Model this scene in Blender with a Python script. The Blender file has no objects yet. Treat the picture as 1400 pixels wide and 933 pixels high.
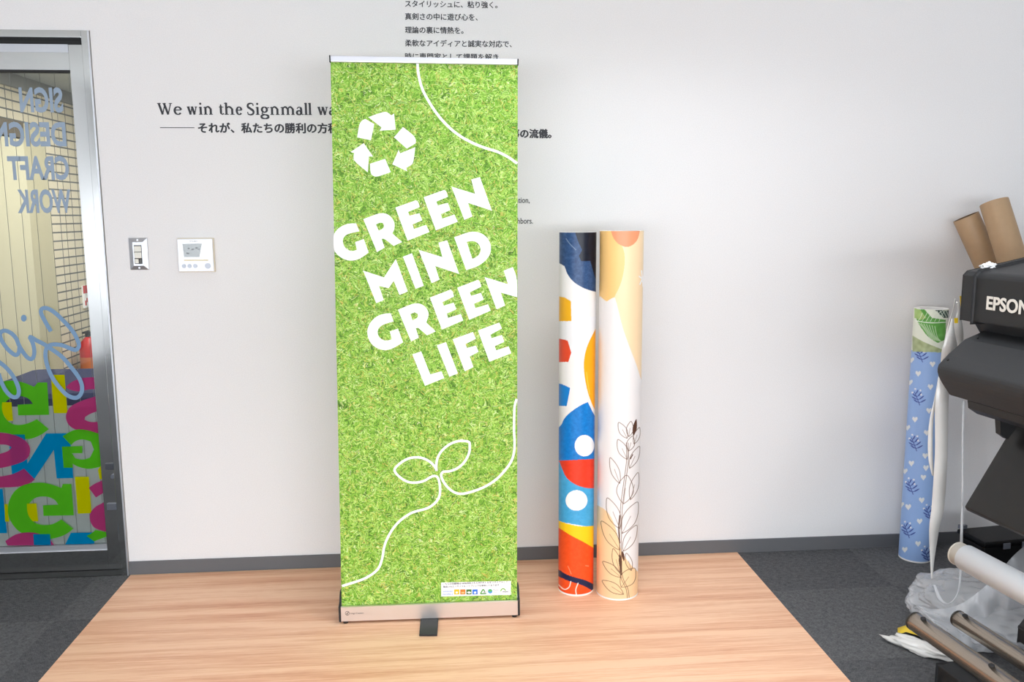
import bpy, bmesh, math, random
import numpy as np
from mathutils import Vector, Matrix, noise
from mathutils.geometry import tessellate_polygon
random.seed(7)
rng = np.random.default_rng(3)
SC = bpy.context.scene
COL = SC.collection

# ------------------------------------------------------------------ camera model (1400x933 photograph)
IW, IH = 1400, 933
F, YAW, PITCH, ROLL, D, H = 1170.91, .0802, .1466, -.0053, 3.26, 1.3733
cy, sy, cp, sp = math.cos(YAW), math.sin(YAW), math.cos(PITCH), math.sin(PITCH)
FW = np.array([sy*cp, cy*cp, -sp]); RT = np.array([cy, -sy, 0.]); UP = np.cross(RT, FW)
RT, UP = math.cos(ROLL)*RT+math.sin(ROLL)*UP, -math.sin(ROLL)*RT+math.cos(ROLL)*UP
CAM = np.array([0., -D, H])
def proj(X):
    d = np.asarray(X, float)-CAM; z = d@FW
    return np.stack([IW/2+F*(d@RT)/z, IH/2-F*(d@UP)/z], -1)
def U(px, py, pt, nrm):
    d = FW*F+RT*(px-IW/2)+UP*(IH/2-py); nrm = np.asarray(nrm, float)
    return CAM+d*(((np.asarray(pt, float)-CAM)@nrm)/(d@nrm))
def UY(px, py, y=0.): return U(px, py, (0, y, 0), (0, 1, 0))
def UZ(px, py, z=0.): return U(px, py, (0, 0, z), (0, 0, 1))
def UX(px, py, x): return U(px, py, (x, 0, 0), (1, 0, 0))
def crop(x0, y0, s, pts): return [(x0+a/s, y0+b/s) for a, b in pts]

cam = bpy.data.cameras.new('camera'); co = bpy.data.objects.new('camera', cam); COL.objects.link(co)
cam.sensor_fit = 'HORIZONTAL'; cam.sensor_width = 36; cam.lens = F*36/IW; cam.clip_start = .05
M = Matrix(((RT[0], UP[0], -FW[0], CAM[0]), (RT[1], UP[1], -FW[1], CAM[1]), (RT[2], UP[2], -FW[2], CAM[2]), (0, 0, 0, 1)))
co.matrix_world = M; SC.camera = co

# ------------------------------------------------------------------ materials
def lin(c): return tuple((v/255/12.92 if v/255 <= .04045 else ((v/255+.055)/1.055)**2.4) for v in c)
def nt(name):
    m = bpy.data.materials.new(name); m.use_nodes = True
    t = m.node_tree; return m, t, t.nodes['Principled BSDF'], t.nodes.new, t.links.new
def mat(name, rgb, rough=.5, metal=0., spec=.5, bump=0., bscale=300., vary=0., vscale=8., coat=0.):
    m, t, b, N, L = nt(name)
    c = (*lin(rgb), 1); b.inputs['Base Color'].default_value = c
    b.inputs['Roughness'].default_value = rough; b.inputs['Metallic'].default_value = metal
    b.inputs['Specular IOR Level'].default_value = spec; b.inputs['Coat Weight'].default_value = coat
    tc = N('ShaderNodeTexCoord')
    if bump:
        n = N('ShaderNodeTexNoise'); n.inputs['Scale'].default_value = bscale; n.inputs['Detail'].default_value = 3
        bp = N('ShaderNodeBump'); bp.inputs['Strength'].default_value = bump; bp.inputs['Distance'].default_value = .002
        L(tc.outputs['Object'], n.inputs['Vector']); L(n.outputs['Fac'], bp.inputs['Height']); L(bp.outputs['Normal'], b.inputs['Normal'])
    if vary:
        n = N('ShaderNodeTexNoise'); n.inputs['Scale'].default_value = vscale; n.inputs['Detail'].default_value = 6
        mx = N('ShaderNodeMix'); mx.data_type = 'RGBA'
        mx.inputs[6].default_value = (*[v*(1-vary) for v in c[:3]], 1); mx.inputs[7].default_value = (*[min(1, v*(1+vary)) for v in c[:3]], 1)
        L(tc.outputs['Object'], n.inputs['Vector']); L(n.outputs['Fac'], mx.inputs[0]); L(mx.outputs[2], b.inputs['Base Color'])
    return m
def brushed(name, rgb, rough=.25, axis=(1, 1, 60)):
    m, t, b, N, L = nt(name)
    b.inputs['Base Color'].default_value = (*lin(rgb), 1); b.inputs['Metallic'].default_value = 1
    tc = N('ShaderNodeTexCoord'); mp = N('ShaderNodeMapping'); mp.inputs['Scale'].default_value = axis
    n = N('ShaderNodeTexNoise'); n.inputs['Scale'].default_value = 8; n.inputs['Detail'].default_value = 4
    r = N('ShaderNodeMapRange'); r.inputs[3].default_value = rough*.75; r.inputs[4].default_value = rough*1.3
    L(tc.outputs['Object'], mp.inputs[0]); L(mp.outputs[0], n.inputs['Vector']); L(n.outputs['Fac'], r.inputs[0]); L(r.outputs[0], b.inputs['Roughness'])
    return m
def vcol(name, rough=.45):
    m, t, b, N, L = nt(name); a = N('ShaderNodeVertexColor'); a.layer_name = 'print'
    L(a.outputs['Color'], b.inputs['Base Color']); b.inputs['Roughness'].default_value = rough; b.inputs['Specular IOR Level'].default_value = .35
    return m
def film(name, rgb, clear, frost=False):
    """thin coloured sticky film on glass: part tinted-clear, part diffuse"""
    m = bpy.data.materials.new(name); m.use_nodes = True; t = m.node_tree; N = t.nodes.new; L = t.links.new
    t.nodes.clear(); out = N('ShaderNodeOutputMaterial')
    tr = N('ShaderNodeBsdfTransparent'); tr.inputs[0].default_value = (*lin(rgb), 1)
    di = N('ShaderNodeBsdfDiffuse'); di.inputs[0].default_value = (*lin(rgb), 1)
    tl = N('ShaderNodeBsdfTranslucent'); tl.inputs[0].default_value = (*lin(rgb), 1)
    a = N('ShaderNodeMixShader'); a.inputs[0].default_value = .45
    L(di.outputs[0], a.inputs[1]); L(tl.outputs[0], a.inputs[2])
    b = N('ShaderNodeMixShader'); b.inputs[0].default_value = clear
    L(a.outputs[0], b.inputs[1]); L(tr.outputs[0], b.inputs[2]); L(b.outputs[0], out.inputs[0])
    return m
def thin_glass(name, refl=.06, tint=(.93, .95, .94)):
    m = bpy.data.materials.new(name); m.use_nodes = True; t = m.node_tree; N = t.nodes.new; L = t.links.new
    t.nodes.clear(); out = N('ShaderNodeOutputMaterial')
    tr = N('ShaderNodeBsdfTransparent'); tr.inputs[0].default_value = (*tint, 1)
    gl = N('ShaderNodeBsdfGlossy'); gl.inputs['Roughness'].default_value = .02
    fr = N('ShaderNodeFresnel'); fr.inputs[0].default_value = 1.45
    mx = N('ShaderNodeMixShader'); L(fr.outputs[0], mx.inputs[0]); L(tr.outputs[0], mx.inputs[1]); L(gl.outputs[0], mx.inputs[2]); L(mx.outputs[0], out.inputs[0])
    return m
def clear_plastic(name, clear, rgb=(240, 242, 245)):
    m = bpy.data.materials.new(name); m.use_nodes = True; t = m.node_tree; N = t.nodes.new; L = t.links.new
    b = t.nodes['Principled BSDF']; out = t.nodes['Material Output']
    b.inputs['Base Color'].default_value = (*lin(rgb), 1); b.inputs['Roughness'].default_value = .22; b.inputs['Specular IOR Level'].default_value = .8
    tr = N('ShaderNodeBsdfTransparent'); mx = N('ShaderNodeMixShader'); mx.inputs[0].default_value = clear
    L(b.outputs[0], mx.inputs[1]); L(tr.outputs[0], mx.inputs[2]); L(mx.outputs[0], out.inputs[0])
    return m

def wall_mat():
    m, t, b, N, L = nt('wallpaper_white'); b.inputs['Roughness'].default_value = .75; b.inputs['Specular IOR Level'].default_value = .2
    tc = N('ShaderNodeTexCoord'); n = N('ShaderNodeTexNoise'); n.inputs['Scale'].default_value = 260; n.inputs['Detail'].default_value = 4
    r = N('ShaderNodeMix'); r.data_type = 'RGBA'; r.inputs[6].default_value = (*lin((222, 221, 222)), 1); r.inputs[7].default_value = (*lin((238, 237, 237)), 1)
    L(tc.outputs['Object'], n.inputs['Vector']); L(n.outputs['Fac'], r.inputs[0]); L(r.outputs[2], b.inputs['Base Color'])
    bp = N('ShaderNodeBump'); bp.inputs['Strength'].default_value = .25; bp.inputs['Distance'].default_value = .001
    L(n.outputs['Fac'], bp.inputs['Height']); L(bp.outputs['Normal'], b.inputs['Normal'])
    return m
def carpet_mat():
    m, t, b, N, L = nt('carpet_tiles'); b.inputs['Roughness'].default_value = .95; b.inputs['Specular IOR Level'].default_value = .1
    tc = N('ShaderNodeTexCoord'); mp = N('ShaderNodeMapping'); mp.inputs['Location'].default_value = (TILE_X, TILE_Y, .13)
    ch = N('ShaderNodeTexChecker'); ch.inputs['Scale'].default_value = 2.0
    L(tc.outputs['Object'], mp.inputs[0]); L(mp.outputs[0], ch.inputs[0])
    cols = []
    for sc in ((140, 520, 1), (520, 140, 1)):
        mm = N('ShaderNodeMapping'); mm.inputs['Scale'].default_value = sc
        n = N('ShaderNodeTexNoise'); n.inputs['Scale'].default_value = 1; n.inputs['Detail'].default_value = 3; n.inputs['Roughness'].default_value = .7
        L(tc.outputs['Object'], mm.inputs[0]); L(mm.outputs[0], n.inputs['Vector']); cols.append(n)
    big = N('ShaderNodeTexNoise'); big.inputs['Scale'].default_value = 60; L(tc.outputs['Object'], big.inputs['Vector'])
    mx = N('ShaderNodeMix'); L(ch.outputs['Fac'], mx.inputs[0]); L(cols[0].outputs['Fac'], mx.inputs[2]); L(cols[1].outputs['Fac'], mx.inputs[3])
    ad = N('ShaderNodeMath'); ad.operation = 'MULTIPLY_ADD'; ad.inputs[1].default_value = .35; L(big.outputs['Fac'], ad.inputs[0]); L(mx.outputs[0], ad.inputs[2])
    rp = N('ShaderNodeValToRGB'); e = rp.color_ramp.elements
    e[0].position = .42; e[0].color = (*lin((50, 51, 53)), 1); e[1].position = .95; e[1].color = (*lin((122, 122, 124)), 1)
    L(ad.outputs[0], rp.inputs[0])
    dk = N('ShaderNodeMix'); dk.data_type = 'RGBA'; dk.blend_type = 'MULTIPLY'; dk.inputs[7].default_value = (.84, .84, .85, 1)
    L(ch.outputs['Fac'], dk.inputs[0]); L(rp.outputs[0], dk.inputs[6]); L(dk.outputs[2], b.inputs['Base Color'])
    bp = N('ShaderNodeBump'); bp.inputs['Strength'].default_value = .5; bp.inputs['Distance'].default_value = .002
    L(ad.outputs[0], bp.inputs['Height']); L(bp.outputs['Normal'], b.inputs['Normal'])
    return m
def wood_mat():
    m, t, b, N, L = nt('pale_wood_grain'); b.inputs['Roughness'].default_value = .42; b.inputs['Specular IOR Level'].default_value = .35
    tc = N('ShaderNodeTexCoord')
    def stretched(sc, det, dist=0.):
        mp = N('ShaderNodeMapping'); mp.inputs['Scale'].default_value = sc
        n = N('ShaderNodeTexNoise'); n.inputs['Scale'].default_value = 1; n.inputs['Detail'].default_value = det; n.inputs['Distortion'].default_value = dist
        L(tc.outputs['Object'], mp.inputs[0]); L(mp.outputs[0], n.inputs['Vector']); return n.outputs['Fac']
    a = stretched((.9, 22, 1), 5, .4); f = stretched((5, 150, 1), 4); g = stretched((22, 260, 1), 2)
    s = N('ShaderNodeMath'); s.operation = 'MULTIPLY_ADD'; s.inputs[1].default_value = .55; L(f, s.inputs[0]); L(a, s.inputs[2])
    s2 = N('ShaderNodeMath'); s2.operation = 'MULTIPLY_ADD'; s2.inputs[1].default_value = .25; L(g, s2.inputs[0]); L(s.outputs[0], s2.inputs[2])
    rp = N('ShaderNodeValToRGB'); e = rp.color_ramp.elements
    e[0].position = .58; e[0].color = (*lin((202, 140, 108)), 1); e[1].position = 1.15 if False else 1.0; e[1].color = (*lin((238, 194, 160)), 1)
    x = e.new(.78); x.color = (*lin((222, 168, 134)), 1); x = e.new(.9); x.color = (*lin((230, 181, 147)), 1)
    L(s2.outputs[0], rp.inputs[0]); L(rp.outputs[0], b.inputs['Base Color'])
    return m
def grass_mat():
    m, t, b, N, L = nt('printed_grass'); b.inputs['Roughness'].default_value = .55; b.inputs['Specular IOR Level'].default_value = .25
    tc = N('ShaderNodeTexCoord')
    sx = N('ShaderNodeSeparateXYZ'); cx = N('ShaderNodeCombineXYZ'); L(tc.outputs['Object'], sx.inputs[0])
    L(sx.outputs[0], cx.inputs[0]); L(sx.outputs[2], cx.inputs[1]); base = cx.outputs[0]
    wn = N('ShaderNodeTexNoise'); wn.noise_dimensions = '2D'; wn.inputs['Scale'].default_value = 26; wn.inputs['Detail'].default_value = 2; L(base, wn.inputs['Vector'])
    ws = N('ShaderNodeVectorMath'); ws.operation = 'SCALE'; ws.inputs['Scale'].default_value = .05; L(wn.outputs['Color'], ws.inputs[0])
    wa = N('ShaderNodeVectorMath'); wa.operation = 'ADD'; L(base, wa.inputs[0]); L(ws.outputs[0], wa.inputs[1])
    def blades(ang, sc, off):
        mp = N('ShaderNodeMapping'); mp.inputs['Rotation'].default_value = (0, 0, ang); mp.inputs['Location'].default_value = (off, off*.7, 0)
        m2 = N('ShaderNodeMapping'); m2.inputs['Scale'].default_value = (*sc, 1)
        v = N('ShaderNodeTexVoronoi'); v.voronoi_dimensions = '2D'; v.inputs['Scale'].default_value = 1
        L(wa.outputs[0], mp.inputs[0]); L(mp.outputs[0], m2.inputs[0]); L(m2.outputs[0], v.inputs['Vector'])
        s = N('ShaderNodeSeparateColor'); L(v.outputs['Color'], s.inputs[0]); return s.outputs[0], s.outputs[1], v.outputs['Distance']
    a1, a2, ad = blades(.5, (560, 105), .3); b1, b2, bd = blades(-.9, (600, 115), 1.7); c1, c2, cd = blades(1.45, (640, 125), 4.1); d1, d2, dd = blades(-.15, (560, 105), 7.7)
    def op(o, p, q):
        n = N('ShaderNodeMath'); n.operation = o
        for i, v in enumerate((p, q)):
            if isinstance(v, (int, float)): n.inputs[i].default_value = v
            else: L(v, n.inputs[i])
        return n.outputs[0]
    mean = op('MULTIPLY', op('ADD', op('ADD', a1, b1), op('ADD', c1, d1)), .25)
    bigv = N('ShaderNodeTexNoise'); bigv.noise_dimensions = '2D'; bigv.inputs['Scale'].default_value = 38; bigv.inputs['Detail'].default_value = 4; L(base, bigv.inputs['Vector'])
    val = op('ADD', op('MULTIPLY', mean, .75), op('MULTIPLY', bigv.outputs['Fac'], .35))
    rp = N('ShaderNodeValToRGB'); e = rp.color_ramp.elements
    e[0].position = .28; e[0].color = (*lin((62, 92, 36)), 1); e[1].position = .84; e[1].color = (*lin((200, 224, 136)), 1)
    for p, c in ((.42, (92, 142, 40)), (.54, (122, 176, 54)), (.66, (146, 196, 74))):
        x = e.new(p); x.color = (*lin(c), 1)
    L(val, rp.inputs[0]); cur = rp.outputs[0]
    def over(fac, rgb, cur):
        mx = N('ShaderNodeMix'); mx.data_type = 'RGBA'; mx.inputs[7].default_value = (*lin(rgb), 1); L(fac, mx.inputs[0]); L(cur, mx.inputs[6]); return mx.outputs[2]
    gt = lambda v, th, k: op('MULTIPLY', op('GREATER_THAN', v, th), k)
    cur = over(gt(a2, .90, .55), (196, 226, 110), cur)
    cur = over(gt(b2, .93, .6), (214, 234, 146), cur)
    cur = over(gt(c2, .94, .65), (226, 240, 176), cur)
    cur = over(gt(d2, .95, .55), (222, 200, 104), cur)
    cur = over(gt(c1, .955, .5), (200, 160, 84), cur)
    dn = N('ShaderNodeTexNoise'); dn.noise_dimensions = '2D'; dn.inputs['Scale'].default_value = 150; dn.inputs['Detail'].default_value = 2; L(base, dn.inputs['Vector'])
    mr = N('ShaderNodeMapRange'); mr.inputs[1].default_value = .62; mr.inputs[2].default_value = .74; mr.inputs[4].default_value = .85; L(dn.outputs['Fac'], mr.inputs[0])
    cur = over(mr.outputs[0], (56, 84, 28), cur)
    L(cur, b.inputs['Base Color'])
    return m
def tile_mat():
    m, t, b, N, L = nt('cream_wall_tiles'); b.inputs['Roughness'].default_value = .4
    tc = N('ShaderNodeTexCoord'); sx = N('ShaderNodeSeparateXYZ'); cx = N('ShaderNodeCombineXYZ'); L(tc.outputs['Object'], sx.inputs[0])
    L(sx.outputs[1], cx.inputs[0]); L(sx.outputs[2], cx.inputs[1])
    br = N('ShaderNodeTexBrick'); br.offset = 0; br.inputs['Scale'].default_value = 1; br.inputs['Brick Width'].default_value = .235; br.inputs['Row Height'].default_value = .066
    br.inputs['Mortar Size'].default_value = .006; br.inputs['Mortar Smooth'].default_value = .1
    br.inputs['Color1'].default_value = (*lin((224, 214, 190)), 1); br.inputs['Color2'].default_value = (*lin((216, 206, 182)), 1); br.inputs['Mortar'].default_value = (*lin((96, 100, 100)), 1)
    L(cx.outputs[0], br.inputs[0]); L(br.outputs[0], b.inputs['Base Color'])
    return m

TX = UZ(1160, 750.5); TY = UZ(1195, 803)
TILE_X, TILE_Y = -TX[0], -TY[1]
M_wall = wall_mat(); M_carpet = carpet_mat(); M_wood = wood_mat(); M_grass = grass_mat(); M_tile = tile_mat()
M_base = mat('baseboard_grey', (98, 99, 102), .6)
M_ceil = mat('ceiling_white', (232, 232, 230), .9, bump=.1)
M_steel = brushed('brushed_stainless', (206, 207, 206), .09, (40, 40, 1.2))
M_steelb = brushed('brushed_stainless_plate', (200, 202, 207), .42, (60, 60, 2))
M_black = mat('black_plastic', (30, 31, 33), .55, bump=.08, bscale=900)
M_pblack = mat('printer_black', (30, 31, 34), .5, bump=.12, bscale=1500)
M_pdark = mat('printer_charcoal', (40, 41, 44), .6, bump=.12, bscale=1500)
M_panel = mat('guide_panel_black', (24, 23, 24), .38)
M_gasket = mat('black_gasket', (18, 18, 18), .6)
M_alu = brushed('satin_aluminium', (226, 220, 217), .38, (2, 2, 80))
M_rail = mat('silver_white_rail', (214, 217, 226), .35, metal=.35)
M_white = mat('white_print', (250, 250, 250), .6)
M_ink = mat('black_vinyl', (34, 34, 42), .5)
M_inkthin = mat('dark_grey_vinyl', (62, 62, 68), .5)
M_letgrey = mat('frosted_grey_vinyl', (146, 164, 184), .6)
M_script = mat('pale_blue_vinyl', (112, 146, 180), .6)
M_wire = mat('glass_wire', (120, 122, 118), .5)
M_glass = thin_glass('clear_glass')
M_frost = film('frosted_film', (196, 199, 200), .10)
M_fgreen = film('green_film', (104, 214, 44), .42); M_fblue = film('blue_film', (0, 160, 218), .42)
M_fmag = film('magenta_film', (206, 74, 140), .42); M_fyel = film('yellow_film', (226, 226, 0), .42)
M_beige = mat('beige_steel_door', (208, 202, 174), .45); M_beige2 = mat('beige_door_frame', (188, 181, 152), .45)
M_cream = mat('cream_plastic', (226, 224, 214), .4); M_thermo = mat('white_glossy_plastic', (236, 239, 246), .22, spec=.6)
M_thside = mat('cream_side_plastic', (226, 216, 196), .4)
M_lcd = mat('grey_lcd', (104, 112, 112), .18, spec=.6); M_btn = mat('pale_grey_button', (196, 204, 218), .35)
M_gold = mat('pale_gold_print', (226, 214, 178), .5)
M_navy = mat('navy_fabric', (38, 44, 82), .85, bump=.3); M_red = mat('red_paint', (206, 32, 30), .35); M_redlab = mat('red_sign', (206, 40, 44), .5)
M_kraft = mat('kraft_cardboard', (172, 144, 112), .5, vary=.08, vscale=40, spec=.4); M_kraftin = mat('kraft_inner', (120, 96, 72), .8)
M_film = clear_plastic('white_translucent_film', .22, (240, 238, 234)); M_film2 = clear_plastic('clear_film', .55)
M_bag = clear_plastic('clear_bag_plastic', .66, (238, 240, 244)); M_tapey = mat('yellow_tape', (240, 205, 40), .45)
M_tissue = mat('white_tissue', (244, 244, 244), .9); M_blackbag = mat('glossy_black_bin_bag', (16, 16, 18), .18, spec=.7)
M_roller = mat('polished_roller_steel', (214, 200, 182), .24, metal=1); M_core = mat('white_film_roll', (226, 230, 236), .3)
M_flange = mat('roller_end_grey', (206, 200, 190), .35)
M_capdark = mat('dark_end_ring', (40, 38, 36), .4)
M_logo = mat('silver_logo', (226, 222, 214), .4)
M_print = vcol('printed_paper', .35); M_paperedge = mat('white_paper_edge', (244, 243, 240), .7)
M_floorc = mat('grey_stone_floor', (150, 150, 146), .45, vary=.1, vscale=120)
M_beam = mat('dark_wood_lintel', (96, 86, 70), .6)
def flat(name, rgb): return mat(name, rgb, .6)

# ------------------------------------------------------------------ mesh building
class MB:
    def __init__(s): s.v, s.f, s.m, s.mats, s.sm = [], [], [], [], []
    def mi(s, m):
        if m not in s.mats: s.mats.append(m)
        return s.mats.index(m)
    def add(s, vs, fs, m, smooth=False):
        b = len(s.v); s.v += [tuple(map(float, p)) for p in vs]; i = s.mi(m)
        for f in fs: s.f.append(tuple(b+k for k in f)); s.m.append(i); s.sm.append(smooth)
    def box(s, lo, hi, m):
        x0, y0, z0 = lo; x1, y1, z1 = hi
        s.add([(x0, y0, z0), (x1, y0, z0), (x1, y1, z0), (x0, y1, z0), (x0, y0, z1), (x1, y0, z1), (x1, y1, z1), (x0, y1, z1)],
              [(0, 3, 2, 1), (4, 5, 6, 7), (0, 1, 5, 4), (1, 2, 6, 5), (2, 3, 7, 6), (3, 0, 4, 7)], m); return s
    def prism(s, poly, vec, m, holes=(), smooth=False):
        """3-D planar polygon (with holes) extruded by vec"""
        loops = [[np.asarray(p, float) for p in poly]]+[[np.asarray(p, float) for p in h] for h in holes]
        vec = np.asarray(vec, float); flatv = [p for l in loops for p in l]; n = len(flatv)
        tris = tessellate_polygon([[Vector(p) for p in l] for l in loops])
        nrm = Vector((0, 0, 0))
        for a, b_, c in tris:
            nrm += (Vector(flatv[b_])-Vector(flatv[a])).cross(Vector(flatv[c])-Vector(flatv[a]))
            break
        flip = nrm.dot(Vector(vec)) > 0
        fs = []
        for t in tris:
            t = tuple(t); fs.append(t[::-1] if flip else t); q = tuple(k+n for k in t); fs.append(q if flip else q[::-1])
        s.add(flatv+[p+vec for p in flatv], fs, m)
        base = len(s.v)-2*n; k = 0; i = s.mi(m)
        for l in loops:
            for j in range(len(l)):
                a, b2 = base+k+j, base+k+(j+1) % len(l)
                s.f.append((a, b2, b2+n, a+n)); s.m.append(i); s.sm.append(smooth)
            k += len(l)
        return s
    def tube(s, pts, r, m, seg=16, caps=True):
        pts = [np.asarray(p, float) for p in pts]; rs = r if isinstance(r, (list, tuple)) else [r]*len(pts)
        vs, fs = [], []; prev = None
        for i, p in enumerate(pts):
            d = pts[min(i+1, len(pts)-1)]-pts[max(i-1, 0)]; d /= np.linalg.norm(d)+1e-12
            if prev is None:
                a = np.cross(d, (0, 0, 1.)); a = np.cross(d, (0, 1., 0)) if np.linalg.norm(a) < .1 else a
            else: a = prev-d*(prev@d)
            a /= np.linalg.norm(a); b = np.cross(d, a); prev = a
            vs += [p+rs[i]*(math.cos(t)*a+math.sin(t)*b) for t in np.arange(seg)*2*math.pi/seg]
        for i in range(len(pts)-1):
            for j in range(seg):
                k = (j+1) % seg; fs.append((i*seg+j, i*seg+k, (i+1)*seg+k, (i+1)*seg+j))
        s.add(vs, fs, m, True)
        if caps:
            n0 = len(s.v)-len(vs); i = s.mi(m)
            s.f.append(tuple(n0+j for j in range(seg))[::-1]); s.m.append(i); s.sm.append(False)
            s.f.append(tuple(n0+(len(pts)-1)*seg+j for j in range(seg))); s.m.append(i); s.sm.append(False)
        return s
    def ring(s, c, ax, r0, r1, m, seg=48):
        """flat annulus"""
        c = np.asarray(c, float); ax = np.asarray(ax, float)/np.linalg.norm(ax); a = np.cross(ax, (0, 1., .2)); a /= np.linalg.norm(a); b = np.cross(ax, a)
        vs = [c+r*(math.cos(t)*a+math.sin(t)*b) for r in (r0, r1) for t in np.arange(seg)*2*math.pi/seg]
        s.add(vs, [(j, seg+j, seg+(j+1) % seg, (j+1) % seg) for j in range(seg)], m); return s
    def ribbon(s, pts, wvec, th, m):
        """strip: centre line pts, half-width vectors wvec per point, thickness th (vector)"""
        n = len(pts); vs = []; th = np.asarray(th, float)
        for p, w in zip(pts, wvec):
            p = np.asarray(p, float); w = np.asarray(w, float); vs += [p-w, p+w, p+w+th, p-w+th]
        fs = []
        for i in range(n-1):
            for j in range(4): fs.append((4*i+j, 4*i+(j+1) % 4, 4*i+4+(j+1) % 4, 4*i+4+j))
        fs += [(3, 2, 1, 0), (4*n-4, 4*n-3, 4*n-2, 4*n-1)]
        s.add(vs, fs, m, True); return s
    def build(s, name, parent=None, bevel=0., kind=None):
        me = bpy.data.meshes.new(name)
        inv = parent.matrix_world.inverted() if parent is not None else (Matrix.Translation(-Vector(s.org)) if hasattr(s, 'org') else Matrix())
        me.from_pydata([tuple(inv@Vector(p)) for p in s.v], [], s.f)
        for m in s.mats: me.materials.append(m)
        me.polygons.foreach_set('material_index', s.m); me.polygons.foreach_set('use_smooth', s.sm)
        bm = bmesh.new(); bm.from_mesh(me)
        if bevel:
            bmesh.ops.remove_doubles(bm, verts=bm.verts, dist=1e-6)
            ed = [e for e in bm.edges if len(e.link_faces) == 2 and e.calc_face_angle(0) > .5]
            bmesh.ops.bevel(bm, geom=ed, offset=bevel, segments=3, profile=.6, affect='EDGES', clamp_overlap=True)
        bmesh.ops.recalc_face_normals(bm, faces=bm.faces); bm.to_mesh(me); bm.free()
        o = bpy.data.objects.new(name, me); COL.objects.link(o)
        if parent is not None: o.parent = parent
        elif hasattr(s, 'org'): o.location = s.org
        if kind: o['kind'] = kind
        bpy.context.view_layer.update()
        return o
def tag(o, label, cat, group=None):
    o['label'] = label; o['category'] = cat
    if group: o['group'] = group
    return o
def thing(name, label, cat, loc, rz=0, group=None):
    o = bpy.data.objects.new(name, None); COL.objects.link(o); o.location = tuple(map(float, loc)); o.rotation_euler = (0, 0, rz); o.empty_display_size = .05
    tag(o, label, cat, group); bpy.context.view_layer.update(); return o
def struct(name, mb, parent=None, bevel=0.): return mb.build(name, parent, bevel, None if parent else 'structure')
def smooth_poly(p, ang=50, it=2):
    p = [np.asarray(q, float) for q in p]
    for _ in range(it):
        out = []; n = len(p)
        for i in range(n):
            a, b, c = p[i-1], p[i], p[(i+1) % n]
            u, v = b-a, c-b; t = abs(math.degrees(math.atan2(u[0]*v[1]-u[1]*v[0], u@v)))
            if t < ang: out += [b*.75+a*.25, b*.75+c*.25]
            else: out.append(b)
        p = out
    return p
def catmull(p, n=6):
    p = [np.asarray(q, float) for q in p]; out = []
    for i in range(len(p)-1):
        a, b, c, d = p[max(i-1, 0)], p[i], p[i+1], p[min(i+2, len(p)-1)]
        for k in range(n):
            t = k/n; out.append(.5*(2*b+(c-a)*t+(2*a-5*b+4*c-d)*t*t+(3*b-a-3*c+d)*t**3))
    out.append(p[-1]); return out
def stroke2d(pts, w):
    """outline polygon(s) of a 2-D stroke: list of quads"""
    pts = [np.asarray(q, float) for q in pts]; ws = w if isinstance(w, (list, tuple, np.ndarray)) else [w]*len(pts)
    L_, R_ = [], []
    for i, p in enumerate(pts):
        d = pts[min(i+1, len(pts)-1)]-pts[max(i-1, 0)]; d = d/(np.linalg.norm(d)+1e-9); n = np.array([-d[1], d[0]])
        L_.append(p+n*ws[i]/2); R_.append(p-n*ws[i]/2)
    return L_, R_
def stroke3d(mb, pts2, w, to3, vec, m, step=None):
    L_, R_ = stroke2d(pts2, w); vec = np.asarray(vec, float); n = len(L_)
    A = [np.asarray(to3(*p)) for p in L_]; B = [np.asarray(to3(*p)) for p in R_]
    if step is not None:
        for i in range(n): A[i] = A[i]+np.asarray(step)*i; B[i] = B[i]+np.asarray(step)*i
    vs = A+B+[p+vec for p in A]+[p+vec for p in B]; fs = []
    for i in range(n-1):
        fs += [(i, i+1, n+i+1, n+i), (2*n+i, 3*n+i, 3*n+i+1, 2*n+i+1), (i, 2*n+i, 2*n+i+1, i+1), (n+i, n+i+1, 3*n+i+1, 3*n+i)]
    fs += [(0, n, 3*n, 2*n), (n-1, 3*n-1, 4*n-1, 2*n-1)]
    mb.add(vs, fs, m)
def text_mesh(body, off=0.):
    c = bpy.data.curves.new('t', 'FONT'); c.body = body; c.size = 1; c.offset = off; c.resolution_u = 4; c.fill_mode = 'FRONT'
    o = bpy.data.objects.new('t', c); COL.objects.link(o); bpy.context.view_layer.update()
    me = o.evaluated_get(bpy.context.evaluated_depsgraph_get()).to_mesh()
    v = np.array([tuple(p.co) for p in me.vertices])[:, :2] if len(me.vertices) else np.zeros((0, 2)); f = [tuple(p.vertices) for p in me.polygons]
    bpy.data.objects.remove(o); bpy.data.curves.remove(c)
    return v, f
def add_text(mb, body, org, ex, ez, m, width=None, off=0., vec=None, cap=None, raw=False):
    """text laid on a plane: org = left end of the baseline, ex/ez unit vectors, width/cap in metres (cap: height of a capital)"""
    v, f = text_mesh(body, off)
    x0, x1 = v[:, 0].min(), v[:, 0].max(); s = width/(x1-x0); sz = (cap/.7) if cap else s
    P = np.asarray(org)+np.outer((v[:, 0]-x0)*s, ex)+np.outer(v[:, 1]*sz, ez)
    mb.add(P, f, m)
    if vec is not None:                                     # give the lettering a real thickness
        n = len(P); mb.add(list(P+np.asarray(vec)), f, m)
        from collections import Counter
        cnt = Counter(tuple(sorted((q[i], q[(i+1) % len(q)]))) for q in f for i in range(len(q)))
        b = len(mb.v)-2*n; i = mb.mi(m)
        for (p, q), c in cnt.items():
            if c == 1: mb.f.append((b+p, b+q, b+n+q, b+n+p)); mb.m.append(i); mb.sm.append(False)
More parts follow.
